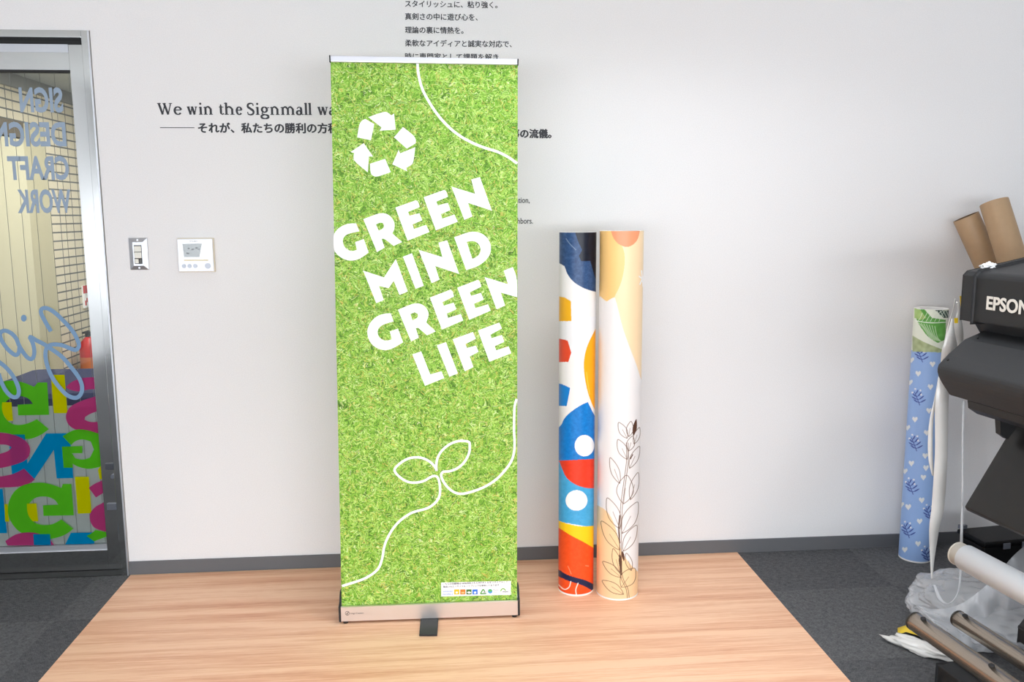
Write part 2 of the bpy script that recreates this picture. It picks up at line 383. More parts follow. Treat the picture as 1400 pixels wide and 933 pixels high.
def wall_text(mb, body, pl, pr, base, m, cap_px=None, bold=0., y=-.0004):
    """pl, pr: pixel x of the left and right ends; base: baseline pixel y at (left, right)"""
    A = UY(pl, base[0], y); B = UY(pr, base[1], y); w = np.linalg.norm(B-A)
    cap = None
    if cap_px: cap = abs(UY(pl, base[0], y)[2]-UY(pl, base[0]-cap_px, y)[2])
    B[2] = A[2]
    for i, (dx, dz) in enumerate(((-1, 0), (1, 0), (0, .7), (0, -.7)) if bold else ((0, 0),)):
        add_text(mb, body, A+np.array([dx*bold, -.00004*i, dz*bold]), (1, 0, 0), (0, 0, 1), m, w, 0., (0, -.0006, 0), cap)

M_rear = mat('rear_wall_grey', (120, 120, 121), .8)
# ------------------------------------------------------------------ the room
DL, DR = -2.06, -1.2281          # door opening incl. frame
HD = UY(121.8, 42)[2]
XR, XL, YF, ZC = 3.3, -3.4, -6.2, 2.62
mb = MB(); mb.box((XL-.1, YF-.1, -.1), (XR+.1, .12, 0), M_carpet); struct('floor', mb)
mb = MB(); mb.box((DR+.001, 0, 0), (XR, .12, ZC), M_wall); mb.box((DL-.001, 0, HD+.001), (DR+.001, .12, ZC), M_wall); mb.box((XL, 0, 0), (DL-.001, .12, ZC), M_wall); struct('wall_back', mb)
mb = MB(); mb.box((XR, YF, 0), (XR+.1, .12, ZC), M_wall); struct('wall_right', mb)
mb = MB(); mb.box((XL-.1, YF, 0), (XL, .12, ZC), M_wall); struct('wall_left', mb)
mb = MB(); mb.box((XL, YF-.1, 0), (XR, YF, .62), M_rear); mb.box((XL, YF-.1, 1.50), (XR, YF, ZC), M_rear)
for x in (XL, -1.3, .9, XR-.12): mb.box((x, YF-.1, .62), (x+.12, YF, 1.50), M_rear)
struct('wall_front', mb)
mb = MB(); mb.box((XL-.1, YF-.1, ZC), (XR+.1, .12, ZC+.1), M_ceil); struct('ceiling', mb)
mb = MB(); mb.box((DR+.002, -.006, 0), (XR, 0, .0545), M_base)
mb.box((DR+.002, -.0075, 0), (XR, -.006, .004), M_base); struct('baseboard_back', mb)
# corridor behind the glass door
XC = -2.97
mb = MB(); mb.box((-4.0, .12, -.1), (-.6, 7.2, 0), M_floorc); struct('floor_corridor', mb)
CZ = UX(50, 113, XC)[2]
mb = MB(); mb.box((XC-.15, .12, 0), (XC, 7.2, CZ), M_tile); struct('wall_corridor_left', mb)
mb = MB(); mb.box((-.7, .12, 0), (-.6, 7.2, CZ), M_wall); struct('wall_corridor_right', mb)
mb = MB(); mb.box((XC-.15, 7.2, 0), (-.6, 7.3, CZ), M_tile); struct('wall_corridor_end', mb)
mb = MB(); mb.box((XC-.15, .12, CZ), (-.6, 7.3, CZ+.1), mat('corridor_ceiling', (176, 180, 178), .9)); struct('ceiling_corridor', mb)
mb = MB(); mb.box((XC, .12, CZ-.09), (XC+.03, 7.2, CZ), mat('cornice_grey', (140, 141, 138), .7)); struct('trim_corridor_cornice', mb)
# beige steel door in the corridor's left wall
yA, yB, yC = 1.6, UX(40, 400, XC)[1], UX(73, 400, XC)[1]; zt = UX(60, 176, XC)[2]
d2 = bpy.data.objects.new('door_2', None); COL.objects.link(d2); d2.location = (XC, yB, 0); d2['kind'] = 'structure'; bpy.context.view_layer.update()
mb = MB(); mb.box((XC, yA, .005), (XC+.05, yB, zt-.12), M_beige); mb.build('door_panel', d2, .003)
mb = MB(); mb.box((XC, yB+.006, 0), (XC+.03, yC, zt), M_beige2); mb.build('door_frame', d2, .003)
mb = MB(); mb.box((XC, yA, zt-.11), (XC+.06, yB, zt), M_beam); mb.build('door_lintel', d2, .003)
# fire extinguisher, its sign, navy sofa in the corridor
fy = UX(121, 470, XC+.12)[1]
fe = thing('fire_extinguisher', 'red fire extinguisher standing in the corridor behind the glass door', 'fire extinguisher', (XC+.12, fy, 0))
mb = MB(); c = np.array([XC+.12, fy, 0]); mb.tube([c+(0, 0, z) for z in (0, .01, .34, .38, .41, .42)], [.06, .07, .07, .055, .03, .02], M_red, 24); mb.build('cylinder', fe)
mb = MB(); mb.tube([c+(0, 0, z) for z in (.17, .26)], [.0708, .0708], flat('extinguisher_label', (214, 120, 70)), 24, False); mb.build('label', fe)
mb = MB(); mb.box(c+(-.015, -.02, .42), c+(.015, .02, .46), M_black); mb.box(c+(-.01, -.09, .455), c+(.01, .02, .47), M_black); mb.build('valve_handle', fe, .003)
mb = MB(); mb.tube(catmull([c+(0, .03, .44), c+(0, .1, .4), c+(.02, .1, .25), c+(.02, .095, .1)]), .01, M_black, 10); mb.build('hose', fe)
a, b = UX(111, 391, XC), UX(119.8, 420, XC)
sg = thing('fire_extinguisher_sign', 'small red and white notice box on corridor tiles above the extinguisher', 'sign', (XC, a[1], b[2]))
mb = MB(); mb.box((XC, a[1], b[2]), (XC+.014, b[1]+.08, a[2]), M_white); mb.build('sign_box', sg, .003)
mb = MB(); mb.box((XC+.014, a[1]-.001, a[2]-.065), (XC+.016, b[1]+.08, a[2]), M_redlab)
for i in range(3): mb.box((XC+.014, a[1]+.02+.03*i, b[2]+.02+.025*(i % 2)), (XC+.016, a[1]+.038+.03*i, b[2]+.06+.02*(i % 2)), M_redlab)
mb.build('red_print', sg)
so = thing('corridor_sofa', 'navy rounded sofa seat in the corridor seen through the glass', 'sofa', (-2.1, 2.2, 0))
q = np.array([-2.16, 1.75, 0])
def rbox(name, lo, hi, m, par, bev): mb = MB(); mb.box(lo, hi, m); return mb.build(name, par, bev)
zs = UX(90, 541, -2.3)
rbox('seat', (-2.62, 1.5, .06), (-1.15, 2.35, .42), M_navy, so, .06)
rbox('backrest', (-1.98, 2.2, .2), (-1.15, 2.5, .62), M_navy, so, .09)
for x in (-2.5, -1.3):
    for y in (1.6, 2.25): rbox('leg', (x, y, 0), (x+.05, y+.05, .07), M_black, so, .004)

# ------------------------------------------------------------------ glass sliding door
d1 = bpy.data.objects.new('door_1', None); COL.objects.link(d1); d1.location = (DR, 0, 0); d1['kind'] = 'structure'; bpy.context.view_layer.update()
YL = .05                                                   # front of the sliding leaf
jx = UY(111, 44)[0]; hz = UY(60, 51.3)[2]
mb = MB(); mb.box((jx, -.006, 0), (DR, .12, HD), M_steel); mb.build('door_jamb', d1, .0015)
mb = MB(); mb.box((DR-.006, -.008, 0), (DR-.0005, -.006, HD), M_steelb); mb.build('jamb_edge_strip', d1)
mb = MB(); mb.box((DL, -.006, hz), (jx, .12, HD), M_steel); mb.build('door_header', d1, .0015)
mb = MB(); mb.box((DL, .06, UY(60, 57, .06)[2]-.012), (jx, .12, hz), M_gasket); mb.build('track_recess', d1)
lx0 = UY(92.6, 62, YL)[0]; lx1 = jx-.004; lz = UY(60, 60.5, YL)[2]; tz1 = UY(60, 95.5, YL)[2]; gz1 = UY(60, 98.5, YL)[2]
bz1 = UY(90, 746.5, YL)[2]; bz0 = .004; bzm = UY(90, 754.5, YL)[2]
sxl = min(lx0, UY(150, 778, YL)[0])+.001
mb = MB(); mb.box((sxl, YL, bz0), (lx1, YL+.035, lz), M_steel); mb.build('door_stile', d1, .001)
mb = MB(); mb.box((DL, YL, tz1), (sxl, YL+.035, lz), M_steel); mb.box((DL, YL-.002, lz-.028), (sxl, YL, lz), M_steelb); mb.build('top_rail', d1)
mb = MB(); mb.box((DL, YL+.004, gz1), (sxl, YL+.03, tz1), M_gasket); mb.build('glazing_gasket', d1)
mb = MB(); mb.box((DL, YL, bz0), (sxl, YL+.035, bzm), M_steel); mb.build('bottom_rail', d1, .001)
mb = MB(); mb.box((DL, YL+.006, bzm), (sxl, YL+.03, bz1), M_steelb); mb.box((DL, YL+.003, bz1-.004), (sxl, YL+.006, bz1), M_steelb); mb.build('glazing_bead', d1)
mb = MB(); mb.box((DL, -.004, 0), (jx, YL-.004, .003), M_gasket); mb.build('threshold_track', d1)
YG = YL+.014
mb = MB(); mb.box((DL, YG, bz1), (sxl, YG+.006, gz1), M_glass); gp = mb.build('glass_pane', d1)
mb = MB(); x = sxl-.012
while x > DL: mb.box((x, YG+.002, bz1), (x+.0009, YG+.004, gz1), M_wire); x -= .0515
mb.build('glass_wires', gp)
GF = lambda px, py: UY(px, py, YG-.0006)                    # front of the glass
def clipx(pts): return [(max(p[0], -14), p[1]) for p in pts]
# frosted film on the lower glass, then coloured letter films
mb = MB(); mb.box((DL, YG+.0065, bz1), (sxl, YG+.007, GF(60, 556)[2]), M_frost); mb.build('frosted_film', gp)
def z5(p): return crop(0, 500, 6.664, p)
def z6(p): return crop(0, 630, 5.833, p)
FILMS = [
 ('green', [z5([(-80,170),(20,150),(90,135),(180,145),(250,168),(310,195),(345,155),(430,155),(447,450),(165,455),(160,358),(300,350),(265,300),(190,275),(110,285),(50,330),(20,385),(25,440),(60,500),(120,540),(190,545),(265,525),(335,490),(445,580),(380,630),(300,665),(240,675),(150,640),(60,612),(-80,605)])]),
 ('yellow', [z5([(463,85),(588,85),(615,435),(490,435)])]),
 ('magenta', [z5([(610,185),(650,150),(720,120),(800,108),(870,106),(875,215),(800,218),(720,240),(640,225),(600,200)])]),
 ('magenta', [z5([(900,278),(800,300),(700,340),(630,380),(598,450),(605,510),(640,560),(700,590),(780,610),(905,625),(895,514),(820,518),(770,495),(775,470),(820,440),(895,415)])]),
 ('yellow', [z5([(20,335),(105,335),(118,505),(70,505),(30,450),(15,390)])]),
 ('blue', [[(11.3,594.5),(33.8,594.5),(37.5,634.3),(63,593),(95.3,592.8),(100.3,654),(77.5,654.5),(73.5,615.5),(46.5,655.7),(17,655.4)]]),
 ('magenta', [[(-14,592),(0,592),(12,593),(27,597.5),(36,603.5),(41.7,612.5),(40.5,623),(34.5,630.5),(22.5,635),(9,639),(-14,643)], [(-10,608),(9,608),(15.8,611.8),(12,617),(0,621),(-10,624)]]),
 ('magenta', [[(-14,652),(0,652),(10,650.5),(20,648),(33,641),(47.7,656),(41,661),(31,665),(14,667),(-14,667)]]),
 ('green', [[(85.5,596.8),(97.5,589.3),(108,587),(120,588.5),(136.5,593.5),(142,637),(132,640),(120,642),(106,638.6),(99,634),(98.3,620),(103,627),(113,629.5),(123,626),(128.5,615),(124,604),(113,600.5),(103,603),(97,609)]]),
 ('green', [[(84.5,611),(112.5,610.3),(112.5,620),(98.3,620),(99.5,640),(87,640)]]),
 ('green', [z6([(490,220),(500,188),(568,188),(588,437),(347,442),(342,358),(465,353),(440,315),(390,290),(330,285),(270,300),(225,350),(215,400),(230,450),(270,495),(330,517),(400,515),(450,495),(488,470),(585,545),(520,595),(440,620),(370,632),(250,615),(150,570),(90,500),(60,420),(65,340),(100,260),(160,205),(240,180),(330,175),(410,190)])]),
 ('yellow', [z6([(597,130),(708,130),(730,420),(620,425)])]),
 ('yellow', [z6([(215,345),(290,342),(305,485),(260,485),(225,440),(215,390)])]),
 ('magenta', [z6([(708,218),(760,180),(835,155),(845,255),(765,295)])]),
 ('magenta', [z6([(850,328),(770,360),(720,410),(713,470),(740,530),(790,555),(865,570)])]),
 ('blue', [z6([(-80,228),(20,228),(55,580),(-80,580)])]),
 ('yellow', [z6([(35,348),(62,348),(62,420),(75,488),(40,488)])]),
 ('magenta', [z6([(42,643),(110,595),(160,580),(220,572),(280,576),(330,590),(400,630),(430,675),(60,678)])]),
 ('blue', [z6([(265,588),(398,588),(405,675),(270,675)])]),
 ('blue', [z6([(565,578),(750,575),(752,668),(520,670)])]),
 ('green', [z6([(690,602),(740,575),(760,555),(865,572),(868,605),(750,645)])]),
 ('yellow', [z6([(780,75),(808,35),(828,20),(836,150),(795,150)])]),
]
FM = {'green': M_fgreen, 'yellow': M_fyel, 'magenta': M_fmag, 'blue': M_fblue}
for i, (c, loops) in enumerate(FILMS):
    mb = MB(); yo = YG-.0004-.00025*(i+1)
    for lp in loops:
        if lp is not loops[0]: continue
        lp = smooth_poly(lp, 42, 2); P3 = [UY(a, b, yo) for a, b in lp]
        P3 = [(max(min(p[0], sxl), DL), yo, max(p[2], bz1+.001)) for p in P3]
        # single flat sheet of film
        hl_ = [[(q[0], yo, q[2]) for q in (UY(a, b, yo) for a, b in smooth_poly(h, 42, 2))] for h in loops[1:]]
        tris = tessellate_polygon([[Vector(p) for p in P3]]+[[Vector(p) for p in h] for h in hl_]); mb.add(P3+[q for h in hl_ for q in h], [tuple(t) for t in tris], FM[c])
    mb.build(c+'_letter_film', gp)
# mirrored words on the glass
for w, (xl, xr, yb, yt) in {'SIGN': (27.8, 87, 152.3, 120.8), 'DESIGN': (-9, 91.3, 198.8, 168), 'CRAFT': (12, 95.3, 244.6, 214.4), 'WORK': (24.5, 98.3, 289.7, 260)}.items():
    mb = MB(); A = UY(xr, yb, YG-.0005); B = UY(xl, yb, YG-.0005); T = UY(xr, yt, YG-.0005)
    add_text(mb, w, A, (-1, 0, 0), (0, 0, 1), M_letgrey, A[0]-B[0], .036, (0, -.0003, 0), T[2]-A[2]); mb.build('word_'+w.lower()+'_lettering', gp)
sc1 = [(465,355),(420,280),(375,190),(383,150),(430,145),(500,185),(580,260),(660,350),(705,430),(720,490),(690,525),(640,510),(560,480),(480,475),(430,500),(415,560),(425,640),(455,730),(500,810),(560,885),(620,940),(690,961),(735,931),(750,871),(735,806),(700,746),(640,670),(580,600),(520,550),(460,510),(400,470),(340,440),(275,405),(300,460),(315,530),(308,585),(285,607),(250,590),(210,540),(175,480),(150,420),(110,375),(60,350),(20,355),(3,385),(20,440),(60,500),(110,550),(150,570),(175,545),(180,500)]
sc2 = [(-60,600),(0,640),(60,690),(110,750),(150,820),(172,890),(165,940),(135,956),(95,940),(50,890),(15,820),(-10,740)]
mb = MB()
for s_ in (sc1, sc2):
    stroke3d(mb, catmull(crop(0, 400, 6.664, s_), 5), 5.6, lambda a, b: UY(max(a, -14), b, YG-.0075), (0, -.0003, 0), M_script, (0, -.000012, 0))
ci = crop(0, 400, 6.664, [(217+26*math.cos(t), 235+31*math.sin(t)) for t in np.arange(24)*math.pi/12])
mb.prism([UY(a, b, YG-.0075) for a, b in ci], (0, -.0003, 0), M_script); mb.build('script_lettering', gp)
# lock on the lower stile
def px_box(x0, y0, x1, y1, yb, yf, m, name, par, bev=.001):
    a, b = UY(x0, y1, yf), UY(x1, y0, yf); mb = MB(); mb.box((a[0], yf, a[2]), (b[0], yb, b[2]), m); return mb.build(name, par, bev)
M_lock = mat('lock_grey', (116, 120, 130), .35, metal=.7)
px_box(144, 634, 157, 643, YL, YL-.008, mat('lock_dark', (84, 86, 92), .35, metal=.7), 'lock_plate', d1)
px_box(146, 689, 161.5, 698, YL, YL-.010, M_lock, 'lock_plate', d1)
c = UY(155.5, 651, YL); mb = MB(); mb.tube([c, c+(0, -.012, 0)], .0085, M_lock, 20); mb.build('lock_cylinder', d1, .001)

# ------------------------------------------------------------------ writing on the wall
def lettering(name, label, mb, org):
    mb.org = tuple(map(float, org)); o = mb.build(name); return tag(o, label, 'lettering')
J = 'black Japanese wall lettering '
sl = thing('sign_lettering', 'five lines of small black Japanese wall lettering above the banner top', 'lettering', UY(554, 82))
for body, r, b0, b1 in (('スタイリッシュに、粘り強く。', 680, 8.8, 10.0), ('真剣さの中に遊び心を、', 653, 26.2, 27.0), ('理論の裏に情熱を。', 633.5, 44.6, 45.2), ('柔軟なアイディアと誠実な対応で、', 699.5, 62.6, 63.8), ('時に専門家として課題を解き、', 686, 81.2, 82)):
    mb = MB(); wall_text(mb, body, 554, r, (b0, b1), M_ink, bold=.0005); mb.build('text_line', sl)
mb = MB(); wall_text(mb, 'それが、私たちの勝利の方程式。', 271.5, 483, (180.6, 180.9), M_ink, bold=.0016)
lettering('sign_lettering', 'bold black Japanese line under the large English heading left of banner', mb, UY(271, 180))
mb = MB(); a, b = UY(219, 174.6), UY(266, 175.0); mb.box((a[0], -.001, a[2]-.0012), (b[0], -.0002, a[2]+.0012), M_ink)
lettering('sign_rule', 'short thin black rule on wall before the bold Japanese line', mb, a)
mb = MB(); wall_text(mb, 'それが、仕事の流儀。', 634, 753.5, (187.6, 188.2), M_ink, bold=.0016)
lettering('sign_lettering', 'bold black Japanese lettering emerging right of the banner', mb, UY(700, 187))
mb = MB(); wall_text(mb, 'imagination,', 683.5, 724, (277.6, 277.8), M_inkthin, cap_px=7.8, bold=.0003)
lettering('sign_lettering', 'upper small grey English word ending in a comma right of banner', mb, UY(690, 277))
mb = MB(); wall_text(mb, 'neighbors.', 693.5, 728.5, (306, 306.2), M_inkthin, cap_px=7.8, bold=.0003)
lettering('sign_lettering', 'lower small grey English word ending in a full stop right of banner', mb, UY(690, 306))
# serif heading, glyph by glyph: strokes in a box (x 0..1 of the glyph width, y in x-heights)
def arc(cx, cyy, rx, ry, a0, a1, n=20): return [(cx+rx*math.cos(math.radians(t)), cyy+ry*math.sin(math.radians(t))) for t in np.linspace(a0, a1, n)]
def bw(n, thin, thick, ph=0): return [thin+(thick-thin)*abs(math.cos(t+ph)) for t in n]
def glyph(ch, w):
    S = .27; T = .125; out = []      # strokes: (points, widths)
    st = lambda x, y0, y1: out.append(([(x, y0), (x, y1)], S))
    sf = lambda x0, x1, y: out.append(([(x0, y), (x1, y)], .09))
    def arch(x0, x1):
        out.append((catmull([(x0, .70), (x0+.25*(x1-x0), .93), (x0+.6*(x1-x0), .97), (x1-.01, .72)], 6), [T+.13*k/18 for k in range(19)])); st(x1, 0, .76)
    def bowl(cx, cyy, rx, ry, a0=0, a1=360):
        ang = np.linspace(a0, a1, 30); out.append((arc(cx, cyy, rx, ry, a0, a1, 30), [T+(S-T)*abs(math.cos(math.radians(t))) for t in ang]))
    if ch == 'W':
        h = 1.42
        for (x0, x1, ww, up) in ((.10, .33, S, 0), (.33, .52, T, 1), (.45, .70, S, 0), (.70, .90, T, 1)):
            out.append(([(x0*w, h if not up else 0), (x1*w, 0 if not up else h)], ww))
        sf(0, .24*w, h-.035); sf(.36*w, .58*w, h-.035); sf(.78*w, w, h-.035)
    elif ch == 'w':
        for (x0, x1, ww, up) in ((.12, .34, S, 0), (.34, .5, T, 1), (.5, .72, S, 0), (.72, .9, T, 1)):
            out.append(([(x0*w, 1 if not up else 0), (x1*w, 0 if not up else 1)], ww))
        sf(0, .28*w, .965); sf(.38*w, .6*w, .965); sf(.76*w, w, .965)
    elif ch == 'e':
        bowl(.5*w, .49, .5*w-.1, .47, 12, 322); out.append(([(.12*w, .56), (.9*w, .58)], T))
    elif ch == 'i':
        st(.5*w, 0, .98); sf(0, w, .035); out.append(([(.05*w, .86), (.5*w, .97)], .09)); out.append((arc(.48*w, 1.36, .07, .07, 0, 360), .14))
    elif ch in 'nh':
        x0 = .2*w; x1 = .78*w; st(x0, 0, 1.5 if ch == 'h' else .97); out.append(([(0, 1.4 if ch == 'h' else .88), (x0, 1.5 if ch == 'h' else .97)], .09)); arch(x0, x1); sf(0, .42*w, .035); sf(.58*w, w, .035)
    elif ch == 'm':
        x0, xm, x1 = .14*w, .5*w, .85*w; st(x0, 0, .97); out.append(([(0, .88), (x0, .97)], .09)); arch(x0, xm); arch(xm, x1)
        for x in (x0, xm, x1): sf(x-.22, x+.22, .035)
    elif ch == 't':
        out.append((catmull([(.38*w, 1.28), (.38*w, .6), (.40*w, .2), (.62*w, .05), (w, .14)], 5), [.13]*2+[S]*10+[.14]*9)); out.append(([(0, .95), (.95*w, .95)], .09))
    elif ch == 'l':
        st(.5*w, 0, 1.5); sf(0, w, .035); out.append(([(.05*w, 1.4), (.5*w, 1.5)], .09))
    elif ch == 'S':
        p = catmull([(.88*w, 1.10), (.82*w, 1.36), (.5*w, 1.42), (.16*w, 1.28), (.14*w, .98), (.5*w, .74), (.86*w, .48), (.84*w, .14), (.5*w, .0), (.14*w, .08), (.06*w, .36)], 5)
        k = len(p); out.append((p, [.12+.17*math.sin(math.pi*i/(k-1))**2 for i in range(k)]))
    elif ch == 'g':
        bowl(.44*w, .64, .34*w-.06, .32); bowl(.47*w, -.24, .46*w-.06, .24); out.append((catmull([(.25*w, .34), (.16*w, .14), (.5*w, .02), (.8*w, -.08)], 5), .12)); out.append(([(.7*w, .86), (w, .9)], .1))
    elif ch == 'a':
        st(.68*w, .08, .72); out.append((catmull([(.12*w, .76), (.32*w, .95), (.58*w, .93), (.68*w, .7)], 5), [.13]*6+[.12]*5+[S]*5)); bowl(.38*w, .27, .32*w-.04, .25); out.append(([(.68*w, .12), (.82*w, .03), (w, .08)], .1))
    return out
H_BOX = [('W',186,254),('e',260,297),('w',320,367),('i',374,391),('n',396,437),('t',466,488),('h',490,536),('e',543,572),('S',594,626),('i',633,650),('g',655,695),('n',699,741),('m',747,812),('a',817,851),('l',854,870),('l',872,888),('w',914,962),('a',967,1002)]
hl = thing('sign_lettering', 'large black serif English heading lettering on wall left of banner', 'lettering', UY(216, 157))
for word in ((0, 2), (2, 5), (5, 8), (8, 16), (16, 18)):
    mb = MB()
    for ch, x0, x1 in H_BOX[word[0]:word[1]]:
        a, b = 160+x0/3.3333, 160+x1/3.3333; bl = 156.6+.003*(a-225)
        A = UY(a, bl, -.0005); B = UY(b, bl, -.0005); xh = UY(a, bl-10.9, -.0005)[2]-A[2]; w = (B[0]-A[0])/xh
        for k, (pts, ww) in enumerate(glyph(ch, w)):
            stroke3d(mb, pts, ww, lambda p, q: A+np.array([p*xh, -.00003*k, q*xh]), (0, -.0006, 0), M_ink)
    mb.build('word_lettering', hl)

# ------------------------------------------------------------------ wall switch and controller
a, b = UY(176.2, 369.3), UY(201.5, 325.3); xa, xb = UY(178.5, 347)[0]-.001, UY(202, 347)[0]; cx0, cz0 = (xa+xb)/2, (a[2]+b[2])/2; hw, hh = .0335, (b[2]-a[2])/2
sw = thing('wall_switch', 'stainless steel light switch plate with three small buttons on wall', 'switch', (cx0, 0, cz0-hh))
mb = MB(); lo = [(cx0-hw, 0, cz0-hh), (cx0+hw, 0, cz0-hh), (cx0+hw, 0, cz0+hh), (cx0-hw, 0, cz0+hh)]
i1 = [(cx0-hw, -.003, cz0-hh), (cx0+hw, -.003, cz0-hh), (cx0+hw, -.003, cz0+hh), (cx0-hw, -.003, cz0+hh)]
i2 = [(cx0-.018, -.010, cz0-.043), (cx0+.018, -.010, cz0-.043), (cx0+.018, -.010, cz0+.043), (cx0-.018, -.010, cz0+.043)]
mb.add(lo+i1+i2, [(3, 2, 1, 0), (8, 9, 10, 11)]+[(k, (k+1) % 4, 4+(k+1) % 4, 4+k) for k in range(4)]+[(4+k, 4+(k+1) % 4, 8+(k+1) % 4, 8+k) for k in range(4)], M_steelb); mb.build('switch_plate', sw, .0012)
mb = MB(); mb.box((cx0-.0135, -.0105, cz0-.036), (cx0+.0135, -.009, cz0+.032), M_gasket); mb.build('switch_insert', sw)
for k, (zz, wl) in enumerate(((.0185, .0125), (-.0045, .0125))):
    rbox('switch_button', (cx0-wl, -.0135, cz0+zz-.0105), (cx0+wl, -.0105, cz0+zz+.0105), M_cream, sw, .0012)
rbox('switch_button', (cx0-.0115, -.0135, cz0-.034), (cx0+.001, -.0105, cz0-.018), M_cream, sw, .0012)
rbox('switch_lamp', (cx0+.003, -.0125, cz0-.034), (cx0+.0115, -.0105, cz0-.018), mat('dark_indicator', (60, 60, 56), .3), sw, .001)
for zz in (.051, -.051):
    mb = MB(); mb.tube([(cx0, -.003, cz0+zz), (cx0, -.0085, cz0+zz)], .0038, M_steelb, 16); mb.build('screw', sw, .0006)
a, b = UY(244.5, 371.6, -.02), UY(290, 326.6, -.02); x0, x1, z0, z1 = a[0], b[0], a[2], b[2]
th = thing('thermostat_panel', 'white air conditioning controller with grey display on wall', 'thermostat', (x0, 0, z0))
rbox('rear_case', (x0-.002, -.012, z0-.003), (x1+.002, 0, z1+.003), M_thside, th, .002)
rbox('front_cover', (x0, -.021, z0), (x1, -.012, z1), M_thermo, th, .0025)
W_, H_ = x1-x0, z1-z0; tp = lambda u, v, y=-.0212: np.array([x0+u*W_, y, z1-v*H_])
mb = MB(); mb.prism([tp(.155, .145), tp(.70, .145), tp(.61, .555), tp(.175, .555)], (0, -.0006, 0), M_lcd); dsp = mb.build('display', th)
mb = MB()
for u, v, w in ((.25, .42, .08), (.40, .30, .06), (.52, .26, .05), (.60, .3, .03), (.3, .27, .05)): mb.prism([tp(u, v, -.0219), tp(u+w, v, -.0219), tp(u+w, v+.04, -.0219), tp(u, v+.04, -.0219)], (0, -.0002, 0), mat('lcd_segment', (80, 86, 88), .3))
mb.build('display_segments', dsp)
mb = MB(); mb.prism([tp(.17, .635), tp(.86, .635), tp(.86, .675), tp(.17, .675)], (0, -.0004, 0), M_gold); mb.build('printed_strip', th)
mb = MB(); add_text(mb, 'MITSUBISHI', tp(.36, .09, -.0213), (1, 0, 0), (0, 0, 1), M_inkthin, W_*.22, 0, None, H_*.035); mb.build('maker_lettering', th)
for u, r in ((.16, .0075), (.32, .0075), (.48, .0075), (.84, .0105)):
    mb = MB(); c = tp(u, .83, -.021); mb.tube([c, c+(0, -.003, 0)], r, M_btn, 24); mb.build('button', th, .0008)

# ------------------------------------------------------------------ wood-grain sheet on the floor
xl, xr = -1.2220, 1.1797; MZ = .003
mb = MB(); mb.org = (0, -1.2, 0); mb.box((xl, -2.6, .0002), (xr, -.009, MZ), M_wood); o = mb.build('floor_mat', None)
tag(o, 'large pale wood-grain floor sheet laid flat on carpet under the banner', 'floor sheet')

# ------------------------------------------------------------------ roll-up banner
tb = math.radians(-.66); EX = np.array([math.cos(tb), math.sin(tb), 0]); NF = np.array([math.sin(tb), -math.cos(tb), 0]); EZ = np.array([0, 0, 1.])
B0 = UZ(466, 849.6, .015); FP = B0.copy()                  # a point of the cassette's front face
bn = thing('roll_up_banner', 'tall roll-up banner printed with green grass and white slogan', 'banner', (*(B0+EX*.3)[:2], MZ), tb)
def UB(px, py, off=0.): return U(px, py, FP+NF*off, NF)
GO = -.012                                                 # graphic plane, behind the front face
x_of = lambda p: (p-B0)@EX
L0 = x_of(UB(467.3, 830, GO)); L1 = x_of(UB(707.0, 815, GO))
ztop = UB(580, 84, GO)[2]; zbot = UB(580, 826, GO)[2]
P_ = lambda x, off, z: B0+EX*x+NF*off+EZ*(z-B0[2])
def pbox(mb, x0, x1, o0, o1, z0, z1, m):
    vs = [P_(x, o, z) for z in (z0, z1) for x, o in ((x0, o0), (x1, o0), (x1, o1), (x0, o1))]
    mb.add(vs, [(0, 3, 2, 1), (4, 5, 6, 7), (0, 1, 5, 4), (1, 2, 6, 5), (2, 3, 7, 6), (3, 0, 4, 7)], m)
mb = MB(); mb.prism([UB(451.8, 82, GO), UB(707.9, 86.5, GO), UB(706.8, 821, GO), UB(467.3, 835, GO)], -NF*.0006, M_grass); gr = mb.build('graphic_panel', bn)
gd = lambda off=.0004: (lambda px, py: UB(px, py, GO+off))
th_v = NF*.0002
def decal(mb, polys, m, holes=None, sm=50, off=.0004):
    for i, pl in enumerate(polys):
        h = (holes or {}).get(i, [])
        mb.prism([UB(a, b, GO+off) for a, b in smooth_poly(pl, sm)], th_v, m, [[UB(a, b, GO+off) for a, b in smooth_poly(q, sm)] for q in h])
c1 = lambda p: crop(450, 235, 7.175, p); c2 = lambda p: crop(560, 235, 7.175, p); c3 = lambda p: crop(490, 310, 7.773, p)
c4 = lambda p: crop(590, 310, 7.175, p); c5 = lambda p: crop(495, 400, 7.173, p); c6 = lambda p: crop(560, 430, 8.48, p)
sh = lambda p, dx, dy: [(a+dx, b+dy) for a, b in p]
E2 = c2([(138,250),(340,178),(362,192),(377,245),(263,293),(277,330),(375,305),(402,375),(307,415),(320,460),(440,420),(473,490),(258,575)])
N1 = c2([(410,145),(643,217),(605,75),(690,52),(808,382),(573,305),(615,438),(538,473)])
E4 = c4([(252,600),(455,522),(474,537),(489,590),(375,645),(388,680),(485,650),(512,715),(417,758),(430,800),(555,762),(580,825),(370,915)])
